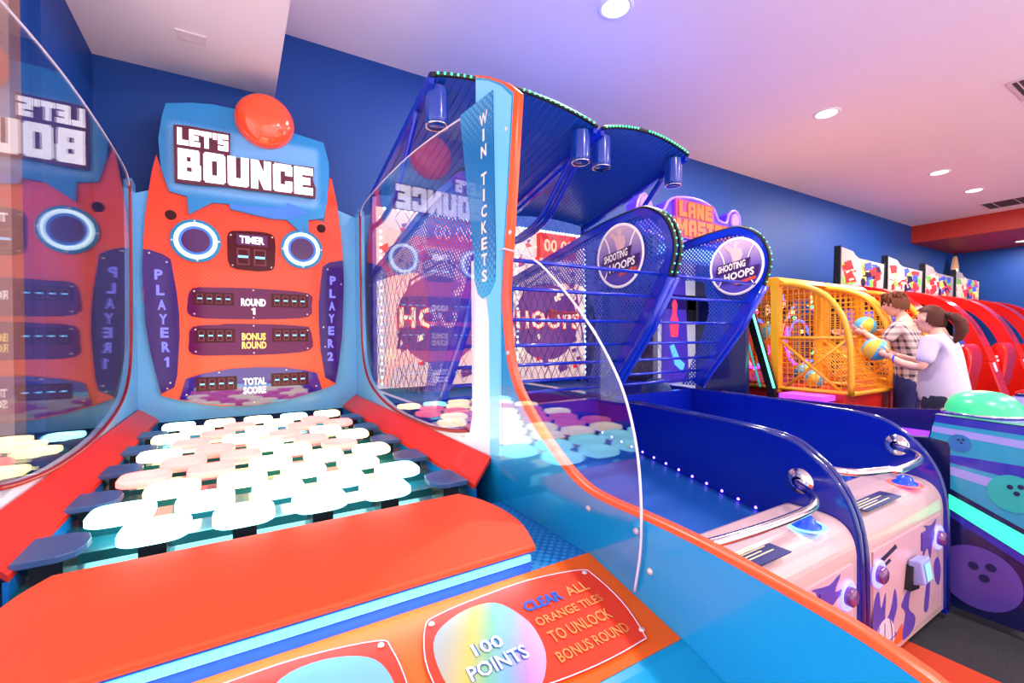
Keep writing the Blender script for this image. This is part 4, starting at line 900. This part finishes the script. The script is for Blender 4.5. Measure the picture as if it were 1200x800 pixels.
    build(MB().tube([(xc+.16*math.cos(a*math.pi/12), 3.2+.16*math.sin(a*math.pi/12), 1.55) for a in range(24)], .01, 6, True).box(xc-.03, xc+.03, 3.36, 3.5, 1.5, 1.6), 'hoop_rim', mat('red_hoop_steel', (220, 40, 30), .3), t)
    return t
cage(4.95, 5.93, 'yellow wire cage basketball game, the left one of the pair')
cage(5.97, 6.95, 'yellow wire cage basketball game, the right one, at which the two people play')
tb = root('lit_lane_table', 'low purple-lit glass rail top between the blue hoops game and the yellow cages', 'table', (4.78, 2.3, 0))
build(MB().box(4.66, 4.90, 2.1, 2.5, .78, .83), 'neon_top', glow('magenta_neon_top', (180, 70, 255), 1.1), tb)
build(MB().box(4.68, 4.88, 2.12, 2.48, .0, .78), 'body', M_dkb, tb)
scr = root('slanted_lit_frame', 'dark slanted game screen frame edged with a green light tube left of the cages', 'arcade game', (4.75, 3.0, 0))
build(MB().prism([(2.58, .85), (2.66, .85), (3.0, 2.0), (2.92, 2.0)], 'X', 4.72, 4.80), 'frame_post', M_black, scr)
build(MB().box(4.73, 4.79, 2.59, 2.66, .03, .85), 'leg', M_black, scr)
build(MB().tube([(4.70, 2.57, .87), (4.70, 2.88, 1.95)], .012, 6), 'green_tube', glow('green_white_tube', (90, 255, 190), 3), scr)
build(MB().tube([(4.71, 2.72, .87), (4.71, 3.02, 1.95)], .010, 6), 'teal_tube', glow('teal_tube', (0, 150, 150), 1.2), scr)
# ================================================================ racing games
M_rr = mat('glossy_race_red', (205, 20, 14), .2, var=.03, scale=4, coat=.25)
M_rd = mat('dark_red_decal', (140, 24, 46), .3, coat=.4)
def racer(k, label):
    x0 = 7.55+1.62*k; x1 = x0+1.5; xc = (x0+x1)/2
    t = root('racing_arcade_game', label, 'arcade game', (xc, 2.5, 0), 'red racing games along the back wall')
    arc = smooth([(3.55, 2.12), (3.1, 2.12), (2.75, 2.06), (2.45, 1.90), (2.22, 1.62), (2.08, 1.32), (1.98, 1.02)], 4, False)
    inn = smooth([(3.55, 1.98), (3.12, 1.97), (2.80, 1.91), (2.55, 1.77), (2.35, 1.52), (2.23, 1.25), (2.16, 1.0)], 4, False)
    for xa, wd in (((x0, .34),) if k < 3 else ((x0, .34), (x1-.34, .30))):
        a = build(MB().strip(arc, inn, 'X', xa, xa+wd), 'arch', M_rr, t)
        d = MB()
        for i in range(15, 19): d.prism([arc[i], arc[i+1], (arc[i+1][0]-.004, arc[i+1][1]+.006), (arc[i][0]-.004, arc[i][1]+.006)], 'X', xa+.10, xa+wd-.10)
        build(d, 'arch_decal', M_rd, a)
        lo_ = build(MB().prism([(1.98, 1.02), (2.16, 1.0), (2.34, .3), (2.34, .03), (1.80, .03), (1.84, .5)], 'X', xa, xa+wd), 'arch_base', M_rr, a, bevel=.015)
        build(MB().prism([(1.975, .98), (1.97, 1.0), (1.90, .70), (1.905, .66)], 'X', xa+.10, xa+.2), 'base_decal', M_white, a)
    build(MB().prism([(3.0, 2.11), (3.55, 2.11), (3.55, 2.06), (3.0, 2.06)], 'X', x0+.34, x1+(.08 if k < 3 else -.34)), 'roof', M_rr, t)
    build(MB().box(x0+.34, x1-.14, 3.3, 3.6, .03, 2.06), 'rear_cabinet', M_black, t)
    build(MB().box(x0+.4, x1-.2, 3.24, 3.3, 1.1, 1.8), 'screen', glow('race_screen', (70, 90, 190), .9), t)
    # header poster with a stepped wavy top
    z0 = 2.12
    hp = [(x0+.0, z0), (x1-.05, z0), (x1+.0, z0+.44), (x0+.62, z0+.46), (x0+.50, z0+.49), (x0+.40, z0+.55), (x0+.03, z0+.58)]
    h = build(MB().prism(hp, 'Y', 3.17, 3.22), 'header_poster', glow('pale_lit_poster', (225, 205, 195), .2, (176, 160, 158)), t)
    build(MB().prism([(x0-.04, z0-.04), (x0+.0, z0-.04), (x0+.03, z0+.60), (x0, z0+.60)], 'Y', 3.165, 3.25), 'poster_frame', M_black, h)
    build(MB().prism([(x1-.04, z0-.04), (x1+.02, z0-.04), (x1+.04, z0+.47), (x1-.0, z0+.47)], 'Y', 3.165, 3.25), 'poster_frame', M_black, h)
    r2 = random.Random(k+3); pc = [glow('poster_red', (215, 45, 45), .7), glow('poster_green', (110, 170, 70), .7), glow('poster_blue', (60, 80, 190), .7), glow('poster_yellow', (240, 205, 80), .8), glow('poster_peach', (250, 190, 165), .8), glow('poster_ink', (40, 24, 48), .5)]
    for i in range(64):
        x = r2.uniform(x0+.06, x1-.30); z = r2.uniform(z0+.02, z0+.31); a = r2.uniform(.08, .17)
        ci = (4, 1, 4, 0)[i % 4] if x < xc-.1 else (0, 2, 3, 0, 5, 1)[i % 6]
        q = [(x, z), (x+a*r2.uniform(1, 2), z+a*.3), (x+a*r2.uniform(.6, 1.4), z+a*r2.uniform(.8, 1.2)), (x-a*.3, z+a*.8)]
        build(MB().prism(q, 'Y', 3.1695-.0001*i, 3.1702), 'poster_print', pc[ci], h)
    for cx in (xc-.02, xc+.38): build(MB().disc((cx, 3.163, z0+.1), .07, 'Y', .005, 16), 'printed_wheel', pc[0] if cx > xc else pc[5], h)
    build(MB().box(x0+.30, x1-.34, 3.0, 3.24, .75, 1.0), 'dashboard', M_black, t, bevel=.02)
    build(MB().tube([(xc+.16*math.cos(a*math.pi/10), 2.93+.03*math.sin(a*math.pi/10), 1.05+.16*math.sin(a*math.pi/10)) for a in range(20)], .016, 6, True).box(xc-.02, xc+.02, 2.93, 3.02, .93, 1.17), 'steering_wheel', M_black, t)
    # bucket seat seen from behind / side
    sx = xc-.05
    bk_ = smooth([(2.0, .55), (1.92, .9), (1.90, 1.15), (1.96, 1.27), (2.06, 1.24), (2.10, 1.0), (2.14, .62)], 3)
    s1 = build(MB().prism(bk_, 'X', sx-.24, sx+.24), 'seat_back', M_rr, t, bevel=.03)
    build(MB().prism([(p[0]+.012, p[1]) for p in bk_ if p[1] > .62 and p[0] > 2.0]+[(2.0, 1.18), (2.0, .7)], 'X', sx-.14, sx+.14), 'seat_pad', M_black, s1)
    dc = MB()
    for i in range(6): dc.disc((sx-.245, 2.0+.012*(i % 2), .80+i*.055), .02, 'X', .006, 10)
    build(dc, 'seat_white_print', M_white, s1, kind='stuff')
    build(MB().prism([(2.02, .42), (2.02, .60), (2.5, .62), (2.62, .50), (2.6, .40)], 'X', sx-.25, sx+.25), 'seat_base', M_rr, t, bevel=.03)
    build(MB().prism([(1.7, .03), (1.7, .12), (1.9, .40), (3.2, .40), (3.2, .03)], 'X', x0+.1, x1-.12), 'floor_pan', M_black, t)
    return t
RLBL = ['red racing game next to the yellow cages, its poster the largest', 'second red racing game from the yellow cages, with a lit racing poster', 'third red racing game from the yellow cages, its arch above empty seats', 'farthest red racing game, in front of the dark wall end']
for k in range(4): racer(k, RLBL[k])
sf = root('surfboard_sign', 'small pointed tan surfboard-shaped sign behind the farthest racing poster', 'sign', (14.45, 3.7, 0))
bo_ = smooth([(14.2, 2.2), (14.15, 2.6), (14.27, 3.0), (14.45, 3.25), (14.6, 3.0), (14.67, 2.6), (14.65, 2.2)], 3)
build(MB().prism(bo_, 'Y', 3.67, 3.72), 'board', glow('tan_lit_board', (200, 150, 110), .4), sf)
build(MB().box(14.3, 14.6, 3.67, 3.8, .0, 2.3), 'post', M_black, sf)
build(MB().disc((14.43, 3.66, 2.9), .05, 'Y', .01, 12), 'lamp', glow('small_warm_lamp', (255, 230, 190), 3), sf)
fk = root('racing_seat_game', 'low red and black racing seat console at the far right behind the green dome', 'arcade game', (5.9, 1.05, 0))
build(MB().prism([(.35, .03), (.35, .72), (.55, .95), (.8, 1.02), (1.2, .86), (1.3, .03)], 'X', 6.3, 6.75), 'body', M_rr, fk, bevel=.02)
build(MB().prism([(.34, .80), (.56, 1.03), (.8, 1.08), (.8, 1.03), (.56, .97), (.36, .74)], 'X', 6.25, 6.5), 'black_fairing', M_black, fk, bevel=.01)
build(MB().prism([(.40, .55), (.42, .70), (.6, .88), (.7, .86), (.6, .7)], 'X', 6.294, 6.299), 'white_print', M_white, fk)
# ================================================================ people
M_skin = mat('skin', (232, 172, 150), .5, var=.04, scale=15)
def skin_mesh(nodes, edges, root_i=0, sub=2):
    me = bpy.data.meshes.new('sk'); me.from_pydata([n[0] for n in nodes], edges, []); o = bpy.data.objects.new('sk', me); link(o)
    md = o.modifiers.new('s', 'SKIN'); md.use_smooth_shade = True
    for i, n in enumerate(nodes):
        r = n[1] if isinstance(n[1], tuple) else (n[1], n[1]); sv = me.skin_vertices[0].data[i]; sv.radius = r; sv.use_root = (i == root_i)
    sb = o.modifiers.new('u', 'SUBSURF'); sb.levels = sub; sb.render_levels = sub
    dg = bpy.context.evaluated_depsgraph_get(); ev = o.evaluated_get(dg); m2 = ev.to_mesh()
    vs = [tuple(v.co) for v in m2.vertices]; fs = [tuple(p.vertices) for p in m2.polygons]; ev.to_mesh_clear()
    bpy.data.objects.remove(o); return vs, fs
def head_mesh(mb, c, yaw, pitch, s=1.0):
    """a head with brow, nose, lips, chin and ears; faces local +Y"""
    n, m = 40, 30; vs = []
    R_ = Matrix.Rotation(yaw, 4, 'Z') @ Matrix.Rotation(pitch, 4, 'X')
    g = lambda v, a, w: math.exp(-((v-a)/w)**2)
    for j in range(m+1):
        th = math.pi*j/m; h = math.cos(th)
        for i in range(n):
            ph = 2*math.pi*i/n; x = math.sin(th)*math.cos(ph); y = math.sin(th)*math.sin(ph)
            X = x*.074*(1-.22*max(0, -h)); Y = y*(.092 if y > 0 else .100)*(1-.10*max(0, -h)); Z = h*.116
            if y > 0:
                f = g(x, 0, .16)
                Y += f*(.024*g(Z, -.018, .016)+.010*g(Z, .0, .02)+.008*g(Z, -.052, .01)+.012*g(Z, -.088, .02))
                Y -= .010*g(abs(x), .38, .16)*g(Z, .012, .014); Y += .004*g(Z, .034, .012)
            if abs(x) > .93 and abs(Z+.0) < .035: X += (.014 if x > 0 else -.014)*g(Z, 0, .025)
            v = R_ @ Vector((X*s, Y*s, Z*s)); vs.append(v+Vector(c))
    fs = [(j*n+i, j*n+(i+1) % n, (j+1)*n+(i+1) % n, (j+1)*n+i) for j in range(m) for i in range(n)]
    sm = mb.smooth; mb.smooth = True; mb.add(vs, fs); mb.smooth = sm; return R_
def hand(mb, w_, d, palm, s=1.0, curl=.5):
    """palm and five fingers from wrist w_, pointing along d; 'palm' is the palm normal"""
    d = Vector(d).normalized(); pn = Vector(palm).normalized(); sd = d.cross(pn).normalized(); w_ = Vector(w_)
    vs, fs = [], []
    mb.smooth = True
    mb.tube([w_-d*.02, w_+d*.02, w_+d*.06*s, w_+d*.085*s], .03*s, 8, rs=[.024*s, .030*s, .034*s, .026*s])
    for k, L in enumerate((.070, .078, .072, .058)):
        b = w_+d*.078*s+sd*((k-1.5)*.018*s); p = [b]
        for q, an in enumerate((curl*.6, curl*1.3, curl*1.9)): p.append(p[-1]+(d*math.cos(an)+pn*math.sin(an))*L*s/2.6)
        mb.tube(p, .009*s, 6, rs=[.0095*s, .009*s, .0085*s, .007*s])
    b = w_+d*.02*s-sd*.026*s; mb.tube([b, b+(d*.6-sd*.7+pn*.2)*.035*s, b+(d*.9-sd*.5+pn*.5)*.065*s], .01*s, 6, rs=[.013*s, .011*s, .008*s])
def person(label, base, face_yaw, P, cols, hairf):
    t = root('person', label, 'person', base)
    b = MB(); b.smooth = True
    vs, fs = skin_mesh(*P['body']); b.add(vs, fs)
    R_ = head_mesh(b, P['head'], face_yaw, P.get('pitch', 0), P.get('hs', 1))
    for h in P['hands']: hand(b, *h)
    body = build(b, 'body', M_skin, t)
    for nm, key, m in cols:
        c = MB(); c.smooth = True; vs, fs = skin_mesh(*P[key]); c.add(vs, fs); build(c, nm, m, t)
    H_ = Vector(P['head'])
    for sx in (-.03, .03):
        e = MB().lathe([(0, .008), (.007, .005), (.009, 0), (.007, -.004), (0, -.006)], (0, 0, 0), 'Y', 10)
        e.xf(Matrix.Translation(H_) @ R_ @ Matrix.Translation((sx, .082, .012))); build(e, 'eye', mat('eye_dark', (50, 34, 30), .2), t)
        e = MB().tube([(sx-.016, .088, .03), (sx, .092, .035), (sx+.016, .088, .03)], .003, 5); e.xf(Matrix.Translation(H_) @ R_); build(e, 'eyebrow', mat('brow_brown', (70, 44, 34), .8), t)
    e = MB().tube([(-.02, .098, -.053), (0, .103, -.052), (.02, .098, -.053)], .004, 5); e.xf(Matrix.Translation(H_) @ R_); build(e, 'mouth', mat('lip_pink', (196, 96, 92), .5), t)
    hairf(t, H_, R_)
    for f in P['feet']:
        s = MB().prism([(f[1]-.1, .0), (f[1]+.17, .0), (f[1]+.18, .03), (f[1]+.10, .06), (f[1]+.02, .10), (f[1]-.08, .10), (f[1]-.11, .05)], 'X', f[0]-.045, f[0]+.045)
        build(s, 'shoe', mat('dark_shoe', (40, 36, 44), .6), t, bevel=.012)
    return t
def cap(mb, H_, R_, front, low, s=1.0, th=.014):
    """hair shell: a scalp cap that leaves the face free"""
    n, m = 36, 22; vs = []; keep = []
    rr = random.Random(3)
    for j in range(m+1):
        thh = math.pi*.86*j/m; h = math.cos(thh)
        for i in range(n):
            ph = 2*math.pi*i/n; x = math.sin(thh)*math.cos(ph); y = math.sin(thh)*math.sin(ph)
            k = th+rr.uniform(0, .006); vs.append(Vector((x*(.074+k)*s, y*(.100+k)*s, h*(.116+k)*s)))
    fs = []
    for j in range(m):
        for i in range(n):
            q = (j*n+i, j*n+(i+1) % n, (j+1)*n+(i+1) % n, (j+1)*n+i); c = sum((vs[a] for a in q), Vector())/4
            if c.y > front+.35*max(0, c.z-.04) and c.z < .075: continue
            if c.z < low+.75*max(0, c.y+.05): continue
            fs.append(q)
    M = Matrix.Translation(H_) @ R_; mb.smooth = True; mb.add([M @ v for v in vs], fs); mb.smooth = False
M_h1 = mat('dark_brown_hair', (84, 42, 32), .6, var=.3, scale=160, bump=.4, spec=.2); M_h2 = mat('brown_hair', (110, 58, 36), .6, var=.3, scale=160, bump=.4, spec=.2)
def hair_w(t, H_, R_):
    b = MB(); cap(b, H_, R_, -.005, -.05); M = Matrix.Translation(H_) @ R_
    build(b, 'hair', M_h1, t)
    p = MB().tube([M @ Vector(q) for q in ((0, -.10, .05), (0, -.15, .045), (.0, -.20, .0), (.0, -.215, -.07), (0, -.20, -.14), (0, -.18, -.18))], .04, 10, rs=[.022, .038, .046, .044, .03, .008])
    build(p, 'ponytail', M_h1, t)
    build(MB().tube([M @ Vector((.03*math.cos(a), -.118, .05+.03*math.sin(a))) for a in [k*math.pi/6 for k in range(12)]], .007, 6, True), 'hair_tie', M_black, t)
def hair_m(t, H_, R_):
    b = MB(); cap(b, H_, R_, .02, -.06, 1.03, .02); M = Matrix.Translation(H_) @ R_
    rr = random.Random(9)
    for k in range(26):
        a = rr.uniform(0, math.pi*2); x = .075*math.cos(a); y = .095*math.sin(a); z = rr.uniform(.02, .11)
        b.tube([M @ Vector(q) for q in ((x*.5, y*.5, .13), (x*1.05, y*1.05, z+.02), (x*1.15, y*1.12, z-.04))], .014, 5, rs=[.014, .018, .004])
    build(b, 'hair', M_h2, t)
wx, wy = 5.20, 1.42
W_ = {'body': ([((wx, wy, .90), .07), ((wx, wy, 1.12), .12), ((wx, wy, 1.32), .11), ((wx, wy+.01, 1.41), .055), ((wx, wy+.04, 1.50), .05),
               ((wx-.17, wy+.02, 1.35), .05), ((wx-.23, wy+.06, 1.12), .042), ((wx-.20, wy+.20, 1.15), .036), ((wx-.17, wy+.30, 1.21), .026),
               ((wx+.17, wy+.02, 1.35), .05), ((wx+.20, wy+.10, 1.13), .042), ((wx+.12, wy+.24, 1.17), .036), ((wx+.02, wy+.33, 1.22), .026),
               ((wx-.09, wy, .84), .06), ((wx-.10, wy+.02, .46), .055), ((wx-.10, wy-.02, .09), .04), ((wx+.09, wy, .84), .06), ((wx+.10, wy+.04, .46), .055), ((wx+.10, wy+.02, .09), .04)],
              [(0, 1), (1, 2), (2, 3), (3, 4), (2, 5), (5, 6), (6, 7), (7, 8), (2, 9), (9, 10), (10, 11), (11, 12), (0, 13), (13, 14), (14, 15), (0, 16), (16, 17), (17, 18)]),
      'shirt': ([((wx, wy-.02, .78), (.17, .185)), ((wx, wy-.03, .86), (.175, .19)), ((wx, wy-.01, .98), (.175, .185)), ((wx, wy-.0, 1.18), (.165, .16)), ((wx, wy, 1.33), (.14, .12)), ((wx, wy+.01, 1.405), (.07, .07)),
                 ((wx-.17, wy+.02, 1.345), .075), ((wx-.225, wy+.055, 1.15), .068), ((wx+.17, wy+.02, 1.345), .075), ((wx+.205, wy+.09, 1.16), .068)],
                [(0, 1), (1, 2), (2, 3), (3, 4), (4, 5), (4, 6), (6, 7), (4, 8), (8, 9)]),
      'legs': ([((wx, wy, 1.0), .13), ((wx, wy, .93), .15), ((wx, wy, .86), .155), ((wx-.09, wy, .78), .115), ((wx-.10, wy+.02, .46), .075), ((wx-.10, wy-.02, .10), .05), ((wx+.09, wy, .78), .115), ((wx+.10, wy+.04, .46), .075), ((wx+.10, wy+.02, .10), .05)], [(0, 1), (1, 2), (2, 3), (3, 4), (4, 5), (2, 6), (6, 7), (7, 8)]),
      'head': (wx, wy+.075, 1.53), 'hands': [((wx-.165, wy+.30, 1.215), (.1, .8, .35), (.8, -.1, .35), 1.0, .6), ((wx+.0, wy+.34, 1.225), (-.25, .8, .3), (-.8, 0, .3), 1.0, .6)], 'feet': [(wx-.10, wy), (wx+.10, wy+.04)], 'pitch': .12, 'hs': 1.0}
wo = person('woman with dark ponytail in a white T-shirt holding a ball before the yellow cage', (wx, wy, 0), 0, W_,
       [('shirt', 'shirt', mat('white_lilac_tshirt', (206, 192, 214), .8, var=.03, bump=.1, scale=20)), ('trousers', 'legs', mat('navy_trousers', (24, 22, 56), .8))], hair_w)
build(MB().tube([(wx-.18+.032*math.cos(a)*.9, wy+.265, 1.19+.032*math.sin(a)) for a in [k*math.pi/8 for k in range(16)]], .008, 6, True), 'wristband', mat('blue_wristband', (40, 70, 200), .5), wo)
mx_, my = 5.90, 1.86
Mn = {'body': ([((mx_, my-.02, .98), .055), ((mx_, my, 1.22), .12), ((mx_, my+.02, 1.46), .11), ((mx_, my+.04, 1.57), .055), ((mx_, my+.08, 1.66), .05),
               ((mx_-.19, my+.04, 1.48), .052), ((mx_-.27, my+.12, 1.30), .042), ((mx_-.22, my+.24, 1.38), .034), ((mx_-.16, my+.32, 1.43), .027),
               ((mx_+.19, my+.04, 1.48), .052), ((mx_+.20, my+.24, 1.44), .042), ((mx_+.12, my+.46, 1.43), .034), ((mx_+.08, my+.54, 1.44), .027),
               ((mx_-.09, my, .92), .05), ((mx_-.10, my+.03, .50), .06), ((mx_-.10, my-.02, .09), .042), ((mx_+.09, my, .92), .05), ((mx_+.10, my+.05, .50), .06), ((mx_+.10, my+.02, .09), .042)],
              [(0, 1), (1, 2), (2, 3), (3, 4), (2, 5), (5, 6), (6, 7), (7, 8), (2, 9), (9, 10), (10, 11), (11, 12), (0, 13), (13, 14), (14, 15), (0, 16), (16, 17), (17, 18)]),
      'shirt': ([((mx_, my-.02, .80), (.155, .15)), ((mx_, my-.02, .88), (.158, .152)), ((mx_, my-.02, .98), (.15, .145)), ((mx_, my, 1.2), (.155, .14)), ((mx_, my+.02, 1.45), (.14, .12)), ((mx_, my+.04, 1.55), (.07, .07)), ((mx_-.19, my+.04, 1.475), .07), ((mx_-.26, my+.11, 1.33), .06), ((mx_+.19, my+.04, 1.475), .07), ((mx_+.20, my+.20, 1.45), .06)],
                [(0, 1), (1, 2), (2, 3), (3, 4), (4, 5), (4, 6), (6, 7), (4, 8), (8, 9)]),
      'legs': ([((mx_, my, 1.08), .12), ((mx_, my, 1.0), .135), ((mx_, my, .93), .14), ((mx_-.09, my, .84), .105), ((mx_-.10, my+.03, .50), .075), ((mx_-.10, my-.02, .10), .052), ((mx_+.09, my, .84), .105), ((mx_+.10, my+.05, .50), .075), ((mx_+.10, my+.02, .10), .052)], [(0, 1), (1, 2), (2, 3), (3, 4), (4, 5), (2, 6), (6, 7), (7, 8)]),
      'head': (mx_, my+.12, 1.715), 'hands': [((mx_-.155, my+.325, 1.435), (.2, .7, .2), (.7, 0, .3), 1.05, .5), ((mx_+.075, my+.55, 1.44), (-.3, .8, 0), (-.6, 0, .3), 1.05, .4)], 'feet': [(mx_-.10, my), (mx_+.10, my+.05)], 'pitch': -.05, 'hs': 1.0}
m = bpy.data.materials.new('grey_plaid_cloth'); m.use_nodes = True; nt = NT(m); b = m.node_tree.nodes['Principled BSDF']; p = nt.xyz()
pv = nt.m('ADD', nt.m('GREATER_THAN', nt.m('SINE', nt.m('MULTIPLY', p[2], 90)), .3), nt.m('GREATER_THAN', nt.m('SINE', nt.m('MULTIPLY', nt.m('ADD', p[0], p[1]), 90)), .3))
m.node_tree.links.new(nt.mix(nt.m('MULTIPLY', pv, .5), lin((206, 182, 178)), lin((70, 50, 72))), b.inputs['Base Color']); b.inputs['Roughness'].default_value = .85
person('person with short tousled brown hair in a plaid shirt reaching towards the cage', (mx_, my, 0), .35, Mn, [('shirt', 'shirt', m), ('trousers', 'legs', mat('dark_blue_trousers', (22, 26, 92), .8))], hair_m)
M_by = mat('yellow_ball_rubber', (232, 190, 60), .45, bump=.2, scale=150); M_bc = mat('sky_blue_ball_rubber', (90, 180, 210), .45, bump=.2, scale=150)
ball('basketball', (wx-.08, wy+.44, 1.27), .105, M_by, M_bc, 'yellow and sky-blue basketball in the hands of the woman with the ponytail', 'yellow and blue basketballs', .4)
ball('basketball', (mx_-.05, my+.36, 1.50), .105, M_by, M_bc, 'yellow and sky-blue basketball held up by the person in plaid', 'yellow and blue basketballs', 1.0)
for i, (x, y, z, lb) in enumerate(((5.3, 3.0, 1.45, 'yellow and blue basketball in flight inside the left yellow cage'), (5.35, 2.5, .93, 'yellow and blue basketball on the ramp of the left cage, nearest the front'),
                                   (5.62, 2.75, .985, 'yellow and blue basketball on the ramp of the left cage, beside the cage middle'), (6.3, 2.6, .95, 'yellow and blue basketball on the ramp of the right cage'))):
    ball('basketball', (x, y, z), .10, M_by, M_bc, lb, 'yellow and blue basketballs', i*.8)
